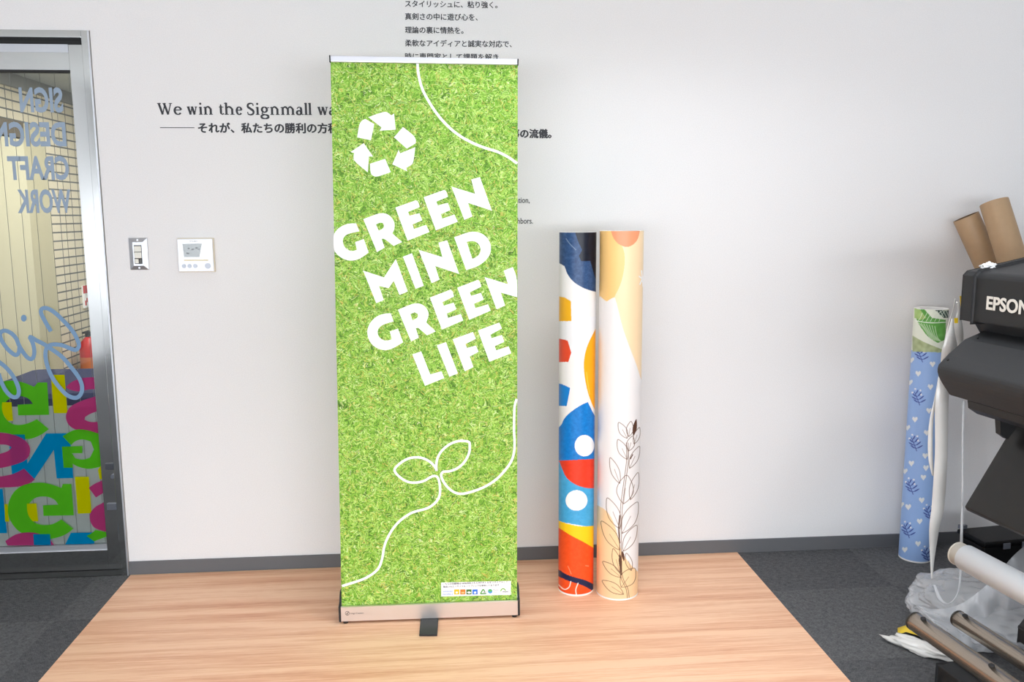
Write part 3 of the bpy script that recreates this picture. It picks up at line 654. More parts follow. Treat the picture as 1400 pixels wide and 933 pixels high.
WORDS = [
 ('green', [c1([(265,507),(215,505),(150,520),(95,550),(60,590),(44,620),(44,765),(80,815),(130,852),(190,872),(245,872),(310,850),(388,793),(340,660),(255,690),(272,765),(230,780),(190,772),(150,740),(133,690),(138,650),(165,620),(210,602),(297,585)]),
   c1([(335,465),(440,425),(490,408),(540,405),(590,425),(630,470),(645,520),(638,570),(620,605),(716,690),(632,728),(543,656),(515,658),(545,745),(470,788)]), sh(E2, -38.7, 14.1), E2, N1],
   {1: [c1([(460,517),(500,497),(530,505),(540,535),(525,560),(485,577)])]}),
 ('mind', [c3([(50,468),(272,540),(398,345),(525,690),(437,727),(375,577),(322,655),(220,632),(270,780),(190,815)]), c3([(473,320),(570,283),(695,630),(608,662)]), sh(N1, -44.8, 86.5),
   c4([(222,105),(330,65),(390,50),(450,52),(510,75),(560,125),(585,190),(580,260),(545,320),(480,375),(420,402),(340,427)])], {3: [c4([(345,150),(400,138),(450,155),(480,200),(482,250),(450,295),(400,317)])]}),
 ('green', [c5([(280,205),(220,207),(150,230),(90,280),(55,345),(50,410),(70,475),(110,525),(170,560),(235,568),(300,553),(403,490),(352,355),(272,383),(292,460),(240,477),(190,462),(158,425),(150,380),(170,340),(220,310),(310,285)]),
   c5([(352,170),(460,125),(510,108),(570,108),(615,135),(648,180),(655,225),(630,295),(722,383),(637,422),(550,347),(527,352),(557,445),(480,480)]), sh(E4, -37.4, 13.4), E4,
   c4([(520,495),(750,565),(708,432),(798,397),(839,500),(839,693),(680,648),(722,775),(638,812)])], {1: [c5([(475,213),(515,195),(545,210),(550,235),(535,255),(495,275)])]}),
 ('life', [c6([(32,465),(135,430),(240,697),(370,660),(402,740),(178,830)]), c6([(315,360),(422,322),(560,685),(460,725)]), c6([(500,290),(735,205),(768,285),(647,345),(665,390),(770,362),(800,435),(697,490),(740,612),(640,662)]),
   c6([(792,187),(1040,95),(1070,165),(937,237),(950,277),(1070,240),(1098,320),(987,370),(1003,417),(1148,372),(1180,452),(925,550)])], {}),
]
for w, polys, holes in WORDS:
    mb = MB(); decal(mb, polys, M_white, holes); mb.build('word_'+w+'_lettering', gr)
rc = lambda p: crop(450, 130, 7.18, p)
mb = MB(); decal(mb, [rc([(385,218),(470,185),(540,165),(575,170),(610,200),(637,182),(653,340),(495,350),(515,318)]), rc([(275,415),(295,290),(320,250),(355,235),(443,285),(410,445)]), rc([(210,560),(340,473),(432,605),(390,600),(380,760),(245,650),(238,600),(247,570)]), rc([(400,675),(550,627),(605,757),(470,805),(430,795),(405,765)]), rc([(620,680),(683,540),(697,573),(845,512),(828,660),(805,690),(757,715),(767,750)]), rc([(637,415),(725,315),(830,395),(853,440),(848,475),(762,527)])], M_white)
mb.build('recycling_symbol', gr)
c7 = lambda p: crop(520, 590, 7.368, p)
ln_r = [(706.4, 545.8), (703.6, 556), (703, 572)]+c7([(1347,0),(1352,100),(1348,200),(1320,300),(1250,400),(1160,490),(1040,565),(900,615),(800,630),(720,600),(650,530),(613,450),(632,410),(700,402),(780,370),(850,305),(895,215),(900,140),(888,106),(800,97),(710,125),(630,185),(580,260),(563,340),(568,400)])
ln_l = c7([(568,400),(540,345),(480,295),(400,265),(300,270),(210,315),(143,390),(200,465),(280,510),(360,517),(440,500),(500,465),(545,450),(580,470),(600,550),(598,640),(570,700)])+[(592,690.5),(582.8,695.8),(561,702.5),(541,718.4),(527.2,742),(522,766),(515.3,780),(497.5,791.8),(467.6,801.7)]
mb = MB(); stroke3d(mb, catmull(ln_r, 6), 3.3, gd(), th_v, M_white); stroke3d(mb, catmull(ln_l, 6), 3.3, gd(), th_v, M_white); mb.build('sprout_line_drawing', gr)
mb = MB(); stroke3d(mb, catmull(crop(560, 80, 6.217, [(67,40),(75,130),(105,250),(160,360),(240,480),(330,580),(430,660),(540,720),(640,760),(750,795),(840,840),(914,893)]), 6), 3.6, gd(), th_v, M_white); mb.build('curved_line', gr)
ci_ = lambda p: crop(590, 785, 11.667, p)
il = MB(); decal(il, [ci_([(153,140),(1268,112),(1262,335),(155,362)])], M_white, off=.0003); lab = il.build('information_label', gr)
mb = MB(); ex_, ez_ = EX, EZ
def lt(body, x, y, x2, m, cap=None, off=0.):
    A, B = UB(*ci_([(x, y)])[0], GO+.0008), UB(*ci_([(x2, y)])[0], GO+.0008)
    for i, (dx, dz) in enumerate(((-1, 0), (1, 0), (0, 1))): add_text(mb, body, A+EX*dx*.00022+EZ*dz*.0002+NF*.00003*i, EX, EZ, m, np.linalg.norm(B-A), 0., None, cap)
M_lt = flat('label_grey_ink', (56, 56, 70)); M_lb = flat('label_blue_ink', (92, 140, 214)); M_lg = flat('label_green', (70, 150, 50))
lt('こちらの印刷物は100%回収されたPETボトルをリサイクルして', 178, 177, 1215, M_lt); lt('製造されたリサイクルファブリックを使用しております。', 188, 222, 1092, M_lt)
lt('SUSTAINABLE', 182, 292, 338, M_lb, .0035); lt('GOALS', 180, 340, 340, M_lb, .0055, .02)
for x, c in ((360, (250, 190, 30)), (457, (214, 126, 40)), (554, (70, 116, 50)), (651, (36, 112, 214))):
    decal(mb, [ci_([(x, 250), (x+84, 248), (x+84, 328), (x, 331)])], flat('icon_square', c), off=.0006)
decal(mb, [ci_([(x+20*math.cos(t), 298+16*math.sin(t)) for t in np.arange(12)*math.pi/6]) for x in (402,)], M_white, off=.0009)
decal(mb, [ci_([(475, 290), (525, 290), (525, 312), (475, 312)])], flat('icon_pale', (236, 200, 140)), off=.0009)
decal(mb, [ci_([(565, 298), (580, 285), (600, 280), (620, 288), (632, 298), (618, 310), (598, 315), (578, 308)])], M_white, off=.0009)
decal(mb, [ci_([(676, 285), (712, 282), (712, 314), (676, 316)])], M_white, off=.0009)
for p in ([(822,245),(780,318)], [(780,318),(872,314)], [(822,245),(850,282)]): stroke3d(mb, ci_(p), 1.5, gd(.0008), th_v, M_lg)
lt('PET', 830, 304, 872, M_lt)
decal(mb, [ci_([(935+36*math.cos(t), 278+36*math.sin(t)) for t in np.arange(24)*math.pi/12])], flat('icon_aqua', (70, 160, 210)), off=.0006)
decal(mb, [ci_([(935+30*math.cos(t), 266+18*math.sin(t)) for t in np.arange(24)*math.pi/12])], flat('icon_leaf', (96, 180, 90)), off=.0009)
lt('Plastics', 984, 268, 1078, flat('label_pale_grey', (180, 180, 188))); lt('Smart', 984, 300, 1055, flat('label_pale_grey2', (180, 180, 188)))
stroke3d(mb, ci_(arc(1142, 282, 38, -44, 15, 175, 14)), 1.4, gd(.0008), th_v, flat('icon_arc', (120, 186, 50)))
lt('PFRIEND', 1135, 298, 1228, M_lt)
mb.build('label_print', lab)
# top rail
rq = [np.array(p) for p in ((449.8, 75.6), (709.2, 80.6), (709.0, 88.6), (450.2, 84.4))]
def rail_part(u0, u1, grow, m, name, par, bev):
    e = lambda t: [rq[0]*(1-t)+rq[1]*t, rq[3]*(1-t)+rq[2]*t]
    a, b = e(u0), e(u1); g = np.array([0, grow]); q = [a[0]-g, b[0]-g, b[1]+g, a[1]+g]
    mb = MB(); mb.prism([UB(*p, GO+.010+grow*.001) for p in q], -NF*(.022+grow*.002), m); return mb.build(name, par, bev)
rail = rail_part(.006, .994, 0, M_rail, 'top_rail', bn, .003)
rz1 = UB(580, 80, GO)[2]
rail_part(0, .006, .25, M_black, 'end_cap', rail, .0006); rail_part(.994, 1, .25, M_black, 'end_cap', rail, .0006)
mb = MB(); mb.tube([P_((L0+L1)/2, GO-.022, z) for z in (.05, rz1-.004)], .008, M_alu, 16); mb.build('support_pole', bn)
# cassette
f0, f1 = x_of(UB(466.0, 840)), x_of(UB(708.0, 832)); z0c = .013; z1c = UB(466, 831)[2]
prof = [(0, z0c), (0, z1c), (-.004, z1c+.0015), (-.009, z1c+.0015), (-.0095, z1c-.008), (-.016, z1c-.008), (-.017, z1c+.004), (-.045, z1c+.034), (-.075, z1c+.030), (-.095, z1c-.004), (-.098, z0c)]
mb = MB(); mb.prism([P_(f0, o, z) for o, z in prof], EX*(f1-f0), M_alu); cas = mb.build('cassette', bn)
capp = [(.001, z0c-.001), (.0012, z1c+.001), (-.018, z1c+.010), (-.030, z1c+.028), (-.042, z1c+.037), (-.075, z1c+.034), (-.098, z1c-.003), (-.1, z0c-.001)]
for a, d in ((f0-.0065, .0065), (f1, .0065)):
    mb = MB(); mb.prism([P_(a, o, z) for o, z in capp], EX*d, M_black); mb.build('end_cap', cas, .0012)
for px, py in ((472, 850), (703.5, 842.5)):
    xx = x_of(UB(px, py)); mb = MB()
    for o in (-.012,): mb.tube([P_(xx, o, MZ+.0002), P_(xx, o, z0c+.002)], .0085, M_black, 16)
    mb.build('foot_pad', cas)
for xx in (f0+.03, f1-.03):
    mb = MB(); mb.tube([P_(xx, -.085, MZ+.0002), P_(xx, -.085, z0c+.002)], .0085, M_black, 16); mb.build('foot_pad', cas)
zf = MZ+.001
fq = [UZ(575.4, 846, zf), UZ(573.2, 870.6, zf), UZ(597.9, 870.6, zf), UZ(599.6, 846, zf)]; bk = NF*-.15
mb = MB(); mb.prism([fq[0]+bk, fq[0], fq[1], fq[2], fq[3], fq[3]+bk], (0, 0, .008), M_black); mb.build('swivel_foot', bn, .0025)
mb = MB(); cc = (474.8, 839.0)
stroke3d(mb, [(cc[0]+2.7*math.cos(t), cc[1]+2.7*math.sin(t)) for t in np.linspace(0, 2*math.pi, 25)], .5, lambda a, b: UB(a, b, .0006), th_v, M_inkthin)
stroke3d(mb, [(473.4, 840.4), (475.6, 838.2), (476.6, 836.8)], .7, lambda a, b: UB(a, b, .0006), th_v, M_inkthin); stroke3d(mb, [(474.8, 841.5), (475.4, 839.4)], .6, lambda a, b: UB(a, b, .0006), th_v, M_inkthin)
A, B = UB(479, 840.2, .0006), UB(497, 839.4, .0006); add_text(mb, 'Image Creation', A, EX, EZ, M_inkthin, np.linalg.norm(B-A)); mb.build('maker_logo', cas)

# ------------------------------------------------------------------ printed rolls
def in_poly(P, poly):
    x, y = P[:, 0], P[:, 1]; r = np.zeros(len(P), bool); q = np.asarray(poly, float)
    for i in range(len(q)):
        (x0, y0), (x1, y1) = q[i-1], q[i]
        c = (y0 > y) != (y1 > y); r ^= c & (x < (x1-x0)*(y-y0)/((y1-y0) if y1 != y0 else 1e-9)+x0)
    return r
def near(P, line, w):
    q = np.asarray(line, float); d = np.full(len(P), 1e9)
    for i in range(len(q)-1):
        a, b = q[i], q[i+1]; ab = b-a; t = np.clip(((P-a)@ab)/(ab@ab+1e-9), 0, 1); d = np.minimum(d, np.linalg.norm(P-a-t[:, None]*ab, axis=1))
    return d
class Paint:
    def __init__(s, P, rgb): s.P = P; s.c = np.tile(np.array(rgb, float), (len(P), 1))
    def poly(s, pts, rgb, sm=40, jit=0.):
        k = in_poly(s.P, smooth_poly(pts, sm)); s.c[k] = rgb
        if jit: s.c[k] += s.n[k][:, None]*jit
    def line(s, pts, rgb, w, cm=True, a=1.):
        d = near(s.P, catmull(pts, 6) if cm and len(pts) > 2 else pts, w); k = np.clip(1-(d-w/2)/.5, 0, 1)[:, None]*a; s.c = s.c*(1-k)+np.array(rgb)*k
    def disc(s, c, rx, ry, rgb):
        k = ((s.P[:, 0]-c[0])/rx)**2+((s.P[:, 1]-c[1])/ry)**2 < 1; s.c[k] = rgb
def paper_roll(name, label, base, r, ztop, paint, nth=220, nz=760, tilt=(0, 0), z0=MZ):
    base = np.array([base[0], base[1], z0]); t = thing(name, label, 'roll', base)
    vd = math.atan2(CAM[1]-base[1], CAM[0]-base[0])
    th_ = np.concatenate([vd+np.linspace(-1.62, 1.62, nth), vd+np.linspace(1.62, 2*math.pi-1.62, 42)[1:-1]]); n = len(th_)
    zz = np.linspace(.0, ztop-z0, nz)
    X = np.stack([np.broadcast_to(base[0]+r*np.cos(th_), (nz, n)), np.broadcast_to(base[1]+r*np.sin(th_), (nz, n)), np.broadcast_to(base[2]+zz[:, None], (nz, n))], -1)
    dlt = (th_-vd+math.pi) % (2*math.pi)-math.pi; cl = np.clip(dlt, -1.45, 1.45)+vd
    Q = np.stack([np.broadcast_to(base[0]+r*np.cos(cl), (nz, n)), np.broadcast_to(base[1]+r*np.sin(cl), (nz, n)), np.broadcast_to(base[2]+zz[:, None], (nz, n))], -1)
    X += tilt[0]*0; P = proj(Q.reshape(-1, 3)); col = paint(P)
    me = bpy.data.meshes.new(name+'_sheet'); V = (X.reshape(-1, 3)-base)
    i, j = np.meshgrid(np.arange(nz-1), np.arange(n), indexing='ij'); k = (j+1) % n
    fc = np.stack([i*n+j, i*n+k, (i+1)*n+k, (i+1)*n+j], -1).reshape(-1, 4)
    me.from_pydata(V.tolist(), [], fc.tolist()); me.materials.append(M_print); me.polygons.foreach_set('use_smooth', [True]*len(fc))
    ca = me.color_attributes.new('print', 'FLOAT_COLOR', 'POINT')
    s = np.clip(col/255, 0, 1); l = np.where(s <= .04045, s/12.92, ((s+.055)/1.055)**2.4)
    ca.data.foreach_set('color', np.concatenate([l, np.ones((len(l), 1))], 1).ravel().astype(np.float32))
    o = bpy.data.objects.new('printed_sheet', me); COL.objects.link(o); o.parent = t
    mb = MB(); c = base+(0, 0, ztop-z0); mb.ring(c, (0, 0, 1), r*.70, r+.0002, M_paperedge, 64)
    mb.tube([c, c-(0, 0, .3)], r*.70, M_paperedge, 48, False); mb.build('top_edge', t)
    mb = MB(); mb.ring(base+(0, 0, .0002), (0, 0, 1), r*.70, r+.0003, M_paperedge, 64); mb.tube([base+(0, 0, .0), base+(0, 0, .006)], r+.0004, M_paperedge, 64, False)
    mb.build('bottom_edge', t)
    return t
def pnoise(P, s): return np.array([noise.noise(Vector((p[0]/s, p[1]/s, 0))) for p in P])
cA = lambda p: crop(740, 300, 3.589, p); cB = lambda p: crop(740, 550, 3.217, p)
def art_left(P):
    a = Paint(P, (238, 236, 234)); a.n = pnoise(P, 5.)+.6*pnoise(P, 2.)
    a.poly(cA([(60,480),(320,478),(320,620),(60,700)]), (236, 236, 238))
    a.poly(cA([(60,40),(330,40),(330,365),(284,360),(240,350),(200,335),(160,310),(130,275),(114,230),(60,200)]), (48, 78, 122), 40, 16)
    a.poly(cA([(160,40),(330,40),(330,292),(265,290),(250,240),(240,205),(195,205),(185,180),(200,150),(180,110)]), (18, 22, 38), 30, 5)
    a.line(cA([(122,95),(140,120),(170,150)]), (150, 165, 185), .6, a=.7)
    a.poly(cA([(60,375),(112,382),(145,402),(148,500),(60,500)]), (240, 178, 34), 20)
    a.poly(cA([(60,585),(105,587),(130,597),(147,655),(133,700),(60,702)]), (228, 76, 44), 20)
    a.poly(cA([(60,800),(104,810),(142,828),(125,917),(60,915)]), (22, 128, 208), 20)
    a.poly(cA([(330,420),(281,510),(255,560),(225,620),(208,690),(210,760),(225,840),(245,900),(275,960),(330,990)]), (250, 172, 18), 40)
    a.line(cA([(222,750),(228,800),(238,860)]), (255, 225, 120), .5, a=.6)
    a.poly(cB([(40,140),(88,105),(100,70),(140,35),(180,10),(205,0),(240,72),(270,100),(270,252),(40,262)]), (12, 122, 202), 40, 12)
    a.poly(cB([(90,-10),(118,-10),(105,15),(80,12)]), (22, 128, 208), 20)
    a.poly(cB([(40,258),(140,256),(270,247),(270,560),(40,520)]), (70, 166, 216), 20, 8)
    a.poly(cB([(40,258),(90,258),(270,248),(270,376),(235,379),(200,380),(150,365),(110,335),(92,295),(80,262)]), (230, 62, 36), 30, 5)
    a.disc(cB([(190,192)])[0], 43/3.217, 47/3.217, (248, 246, 244)); a.disc(cB([(155,433)])[0], 48/3.217, 45/3.217, (248, 246, 244))
    a.poly(cB([(40,500),(80,525),(150,546),(200,548),(270,540),(270,660),(227,640),(180,615),(130,592),(80,555),(40,530)]), (252, 206, 30), 40)
    a.poly(cB([(40,530),(80,555),(130,588),(180,612),(227,640),(270,662),(270,900),(40,900)]), (240, 82, 30), 40, 7)
    a.poly(cB([(40,715),(77,737),(110,760),(150,772),(200,785),(240,808),(240,840),(220,827),(180,805),(120,788),(77,768),(40,745)]), (24, 36, 74), 40)
    a.line(cB([(72,800),(100,824),(122,815),(130,790)]), (246, 226, 214), 1.); a.line(cB([(155,850),(152,825),(162,798)]), (246, 226, 214), 1.)
    a.line(cB([(117,722),(125,740),(132,757)]), (250, 190, 160), .4, a=.7); a.line(cB([(195,720),(208,722)]), (250, 190, 160), .5, False, .7)
    return a.c
def leaf(base, tip, w, bend=0.):
    b, t = np.asarray(base, float), np.asarray(tip, float); d = t-b; n = np.array([-d[1], d[0]])/np.linalg.norm(d)
    prof = [(0, 0), (.15, .55), (.4, 1), (.65, .9), (.88, .45), (1, 0)]
    return catmull([b+d*u+n*w/2*v for u, v in prof]+[b+d*u-n*w/2*v for u, v in prof[::-1][1:]], 4)
def art_right(P):
    a = Paint(P, (238, 234, 233)); a.n = pnoise(P, 6.)
    a.poly(cA([(250,40),(560,40),(560,900),(492,800),(470,720),(430,620),(395,520),(375,430),(362,385),(300,380),(250,380)]), (250, 220, 178), 40)
    a.poly(cA([(250,40),(340,40),(405,140),(411,200),(405,260),(388,325),(358,383),(345,388),(322,403),(302,392),(250,330)]), (248, 204, 132), 40)
    a.poly(cA([(338,40),(486,40),(482,70),(470,108),(440,133),(410,137),(375,120),(350,88)]), (234, 154, 112), 40)
    for t in np.arange(6)*math.pi/3+.3: a.line(cA([(496,292),(496+16*math.cos(t),292+40*math.sin(t))]), (252, 250, 248), 1.1, False)
    a.poly(cB([(200,440),(253,455),(290,480),(320,530),(340,600),(352,660),(380,700),(415,740),(470,780),(470,900),(200,900)]), (244, 208, 162), 40)
    br = (96, 72, 56)
    fill = [((405,150),(418,75),18),((345,665),(352,748),14),((356,655),(364,700),12)]
    for b, t, w in fill: a.poly([tuple(p) for p in leaf(*cB([b, t]), w/3.2)], (84, 52, 36), 5)
    LV = [((378,160),(340,90),34),((385,152),(395,85),30),((408,185),(432,112),26),((378,252),(337,165),40),((385,215),(402,150),34),((388,292),(432,195),34),((345,358),(303,245),36),((362,448),(376,322),72),((392,430),(426,310),36),((346,558),(290,422),52),((356,578),(424,440),58),((360,657),(420,542),46),((346,652),(264,524),50),((346,752),(316,645),34),((352,772),(270,702),36),((396,742),(374,665),28),((352,815),(412,732),62),((362,846),(268,786),40)]
    for b, t, w in LV:
        b2, t2 = cB([b, t]); lf = leaf(b2, t2, w/3.2); a.line(lf, br, .25, False, .9)
        a.line([b2, (b2[0]*.45+t2[0]*.55, b2[1]*.45+t2[1]*.55)], br, .15, False, .6)
    for dx in (-4, 4): a.line(cB([(383+dx,866),(377+dx,822),(354+dx,770),(349+dx,700),(349+dx,600),(351+dx,500),(355+dx,440),(371+dx,325),(379+dx,255),(378+dx,180)]), br, .3, True, .85)
    a.line(cB([(345,500),(340,560),(346,620)]), (84, 52, 36), .9); a.line(cB([(352,760),(348,720),(352,690)]), (84, 52, 36), .9)
    a.line(cB([(392,250),(402,232)]), (84, 52, 36), .8, False)
    return a.c
def fit_roll(xl_, xr_, yref, ybot, ytop, z0=MZ):
    """floor position and radius from the pixel sides of the foot"""
    fr = UZ((xl_+xr_)/2, ybot, z0); d = fr[:2]-CAM[:2]; dist = np.linalg.norm(d); u = d/dist
    def ang(x, y):
        v = FW*F+RT*(x-IW/2)+UP*(IH/2-y); return math.atan2(v[0], v[1])
    half = (ang(xr_, yref)-ang(xl_, yref))/2; mid = (ang(xr_, yref)+ang(xl_, yref))/2
    r = dist*math.sin(half)/(1-math.sin(half)); c = CAM[:2]+np.array([math.sin(mid), math.cos(mid)])*(dist+r)
    top = U((xl_+xr_)/2+8, ytop, (c[0], c[1], 0), (u[0], u[1], 0))[2]
    return c, r, top
cL, rL, tL = fit_roll(763.3, 811.2, 800, 815.5, 317.5)
cR, rR, tR = fit_roll(815.3, 872.0, 805, 821.5, 315.5)
paper_roll('printed_roll', 'slimmer upright paper roll with bold navy, blue, red and orange shapes', cL, rL, tL, art_left)
paper_roll('printed_roll', 'wider upright paper roll with peach shapes and leaf line drawing', cR, rR, tR, art_right)
cT, rT, tT = fit_roll(1228.5, 1274.5, 752, 770, 421, 0.)
def art_blue(P):
    a = Paint(P, (150, 182, 232)); a.n = pnoise(P, 6.)
    z2 = lambda p: crop(1210, 250, 3.732, p); z3 = lambda p: crop(1210, 400, 3.11, p); z4 = lambda p: crop(1180, 680, 3.687, p)
    hearts = z3([(202,305),(141,345),(193,402),(187,503),(127,540),(177,597),(112,727),(171,695),(163,787),(156,884),(98,912),(112,287),(106,382),(95,575),(84,760)])+z4([(228,50),(295,15),(285,122),(277,235),(210,265),(193,38)])+[(1285, 470+0), (1280, 560), (1266, 640)]
    for x, y in hearts:
        a.poly([(x, y+4.4), (x-3.8, y-.6), (x-3.2, y-3.2), (x-1.2, y-3.4), (x, y-1.6), (x+1.4, y-3.4), (x+3.4, y-3), (x+3.8, y-.4)], (232, 234, 236), 30)
    nv = (64, 82, 160)
    for x, y in z3([(150,262),(138,445),(125,640),(110,825)])+z4([(222,165),(322,290),(332,80)]):
        a.line([(x+3, y+11), (x, y+3), (x-4, y-7)], nv, .5)
        for t, dx, dy in ((.15,9,-4),(.15,-7,-4),(.4,8,-5),(.4,-8,-4),(.65,6,-6),(.65,-6,-5),(.9,3,-5)):
            bx, by = x+3-6*t, y+10-16*t; a.line([(bx, by), (bx+dx*.55, by+dy*.35), (bx+dx, by+dy)], nv, .35); a.line([(bx+dx*.4, by+dy*.25), (bx+dx*.85, by+dy*.8)], nv, 1.1, False)
        for dx, dy in ((-3,-11),(4,-9),(5,-3),(-7,-6)): a.disc((x+dx, y+dy), 1.3, 1.3, (236, 238, 246))
    leafz = z2([(100,560),(420,560),(420,868),(290,868),(140,855),(100,850)]); a.poly(leafz, (232, 238, 222), 10)
    a.poly(z2([(150,650),(200,645),(240,690),(310,700),(310,800),(270,818),(220,790),(180,735),(160,700)]), (96, 166, 74), 30, 18)
    a.poly(z2([(150,640),(180,650),(210,690),(180,700),(150,690)]), (168, 200, 120), 30, 14)
    a.poly(z2([(255,650),(335,652),(330,690),(300,690)]), (52, 78, 70), 20, 10)
    a.poly(z2([(140,780),(200,815),(290,850),(330,868),(140,862)]), (170, 184, 140), 20, 26)
    for k in range(7): a.line(z2([(170+14*k,715+3*k),(195+12*k,740+8*k),(235+9*k,800+2*k)]), (236, 244, 226), .35, True, .8)
    for k in range(6): a.line(z2([(165+22*k,708),(180+24*k,690-6*k),(190+26*k,665-3*k)]), (238, 246, 230), .35, True, .8)
    a.line(z2([(155,705),(230,715),(315,712)]), (244, 248, 240), .6)
    for k in range(4): a.line(z2([(265+16*k,655),(285+14*k,685)]), (220, 230, 214), .4, False)
    return a.c
paper_roll('printed_roll', 'upright pale blue floral paper roll with leafy top beside the printer', cT, rT, tT, art_blue, 160, 620, z0=0.)

# ------------------------------------------------------------------ kraft tubes leaning by the wall
def tilt_u(px, py, y0=-.34, y1=-.075, zt_=1.37):
    n = np.array([0, zt_, -(y1-y0)]); return U(px, py, (0, y0, 0), n)
for i, (p, q, r, lab) in enumerate((((1320.5, 296.5), (1350, 361), .047, 'left brown kraft cardboard tube leaning behind the printer, lower top end'), ((1359, 276.5), (1385.5, 361), .0495, 'right brown kraft cardboard tube leaning behind the printer, higher top end'))):
    A, B = tilt_u(*p, (-.34, -.66)[i], (-.075, -.19)[i]), tilt_u(*q, (-.34, -.66)[i], (-.075, -.19)[i]); d = (A-B)/np.linalg.norm(A-B); G = B+d*((r*1.1-B[2])/d[2])
    mbt = thing('kraft_tube', lab, 'tube', (G[0], G[1], 0)); mb = MB(); mb.tube([G, A], r, M_kraft, 40, False); mb.ring(A, d, r*.9, r, M_kraft, 40); mb.ring(G, -d, r*.9, r, M_kraft, 40); mb.build('tube_wall', mbt)
    mb = MB(); mb.tube([A, G], r*.9, M_kraftin, 40, False); mb.build('inner_wall', mbt)

# ------------------------------------------------------------------ large-format printer
UA = np.array([-.122, .9925, 0]); UA /= np.linalg.norm(UA); NP = np.array([-UA[1], UA[0], 0])   # UA: towards the far end, NP: front normal
dv = FW*F+RT*(1329-IW/2)+UP*(IH/2-440); E0 = CAM+dv/(dv@np.array([FW[0], FW[1], 0]))*2.8/1.0*1.0
E0 = CAM+dv*(2.8/np.linalg.norm(dv[:2]))*1.0
def PE(px, py, a=0.): return U(px, py, E0-UA*a, UA)
def PL(n, a, z): q = E0-UA*a+NP*n; q[2] = z; return q
def ncoord(p): return (p-E0)@NP
prn = thing('large_format_printer', 'black large-format inkjet printer at the right edge of the photo', 'printer', (*PL(-.3, .8, 0)[:2], 0), math.atan2(UA[1], UA[0])-math.pi/2)
LEN = 1.75
def prof_px(pts, a): return [(ncoord(PE(x, y, a)), PE(x, y, a)[2]) for x, y in pts]
def extr(name, profile, a0, a1, m, par=prn, bev=.0):
    mb = MB(); mb.prism([PL(n, a0, z) for n, z in profile], -UA*(a1-a0), m); return mb.build(name, par, bev)
zc0, zc1 = PE(1329, 440)[2], PE(1329, 378)[2]
bt = PE(1400, 353, -.045); nb = ncoord(bt); slope = (bt[2]-zc1)/(-nb)
back = -.62
cov = [(0, zc0), (0, zc1), (-.012, zc1+.012), (nb, bt[2]), (nb-.08, bt[2]+.012), (back, bt[2]+.012), (back, zc0)]
extr('top_cover', cov, 0.0015, LEN, M_pblack, bev=.008)
extr('end_cover', [(n+.001, z) for n, z in cov], -.048, 0, M_pblack, bev=.011)
extr('body', [(-.035, zc0), (back+.03, zc0), (back+.03, .62), (-.20, .62), (-.12, zc0-.12)], -.03, LEN, M_pdark, bev=.006)
ns = prof_px([(1330, 453), (1282.5, 496), (1280, 506), (1282.5, 517), (1297, 540)], -.02)
nose = ns+[(ns[-1][0]-.17, ns[-1][1]-.02), (-.16, ns[0][1]), ]
extr('output_heater', smooth_poly(nose, 40, 1), -.02, LEN, M_pdark, bev=.007)
lt_ = prof_px([(1322, 547), (1323, 558), (1335, 566)], .02)
extr('lower_tray', lt_+[(-.22, lt_[-1][1]-.02), (-.22, lt_[0][1])], .02, LEN, M_pblack, bev=.003)
g0, g1 = prof_px([(1393, 568), (1318, 693)], .05)
dgn = np.array([g1[0]-g0[0], g1[1]-g0[1]]); dgn /= np.linalg.norm(dgn); pn = np.array([-dgn[1], dgn[0]])*.012
gpan = [g0, g1, (g1[0]-abs(pn[0]), g1[1]-abs(pn[1])*.2-.012), (g0[0]-abs(pn[0]), g0[1]-.004)]
extr('guide_panel', gpan, .05, LEN-.05, M_panel, bev=.005)
br_ = prof_px([(1360, 572), (1361, 592), (1371, 599), (1389, 574)], .07)
extr('bracket', br_, .07, .09, M_black, bev=.001)
for px, py in ((1338, 462), (1297, 492.5)):
    c = PE(px, py, 0.02)+NP*.002; mb = MB(); mb.tube([c, c+NP*.003+np.array([0, 0, .003])], .004, M_gasket, 12); mb.build('screw', prn)
# maker's name on the front cover
fo = lambda px, py: U(px, py, E0+NP*.002, NP)
A = fo(1348.6, 422.6); B = fo(1399.2, 429.8+.5); T = fo(1348.6, 405)
mb = MB(); wv = np.linalg.norm((B-A)[:2]); add_text(mb, 'EPSO', A, -UA, EZ, M_logo, wv*.93, .022, NP*.0015, T[2]-A[2])
vN, fN = text_mesh('EPSON', .022); v4, f4 = text_mesh('EPSO', .022)
mb = MB(); add_text(mb, 'EPSON', A, -UA, EZ, M_logo, wv*1.14, .026, NP*.0015, T[2]-A[2]); mb.build('maker_lettering', prn)
# stand: two legs with feet and castors
for a in (.12, LEN-.2):
    lg = extr('stand_leg', [(-.26, .20), (-.26, .63), (-.44, .63), (-.44, .20)], a, a+.07, M_pblack, bev=.005)
    extr('stand_foot', [(-.14, .115), (-.14, .16), (-.17, .20), (-.62, .20), (-.66, .16), (-.66, .115)], a-.005, a+.075, M_pblack, lg, .006)
    for n in (-.20, -.60):
        c = PL(n, a+.035, .05); mb = MB(); mb.tube([c-UA*.02, c+UA*.02], .05, M_black, 24); mb.box(c+(-.015, -.015, .03), c+(.015, .015, .07), M_black); mb.build('castor', lg, .002)
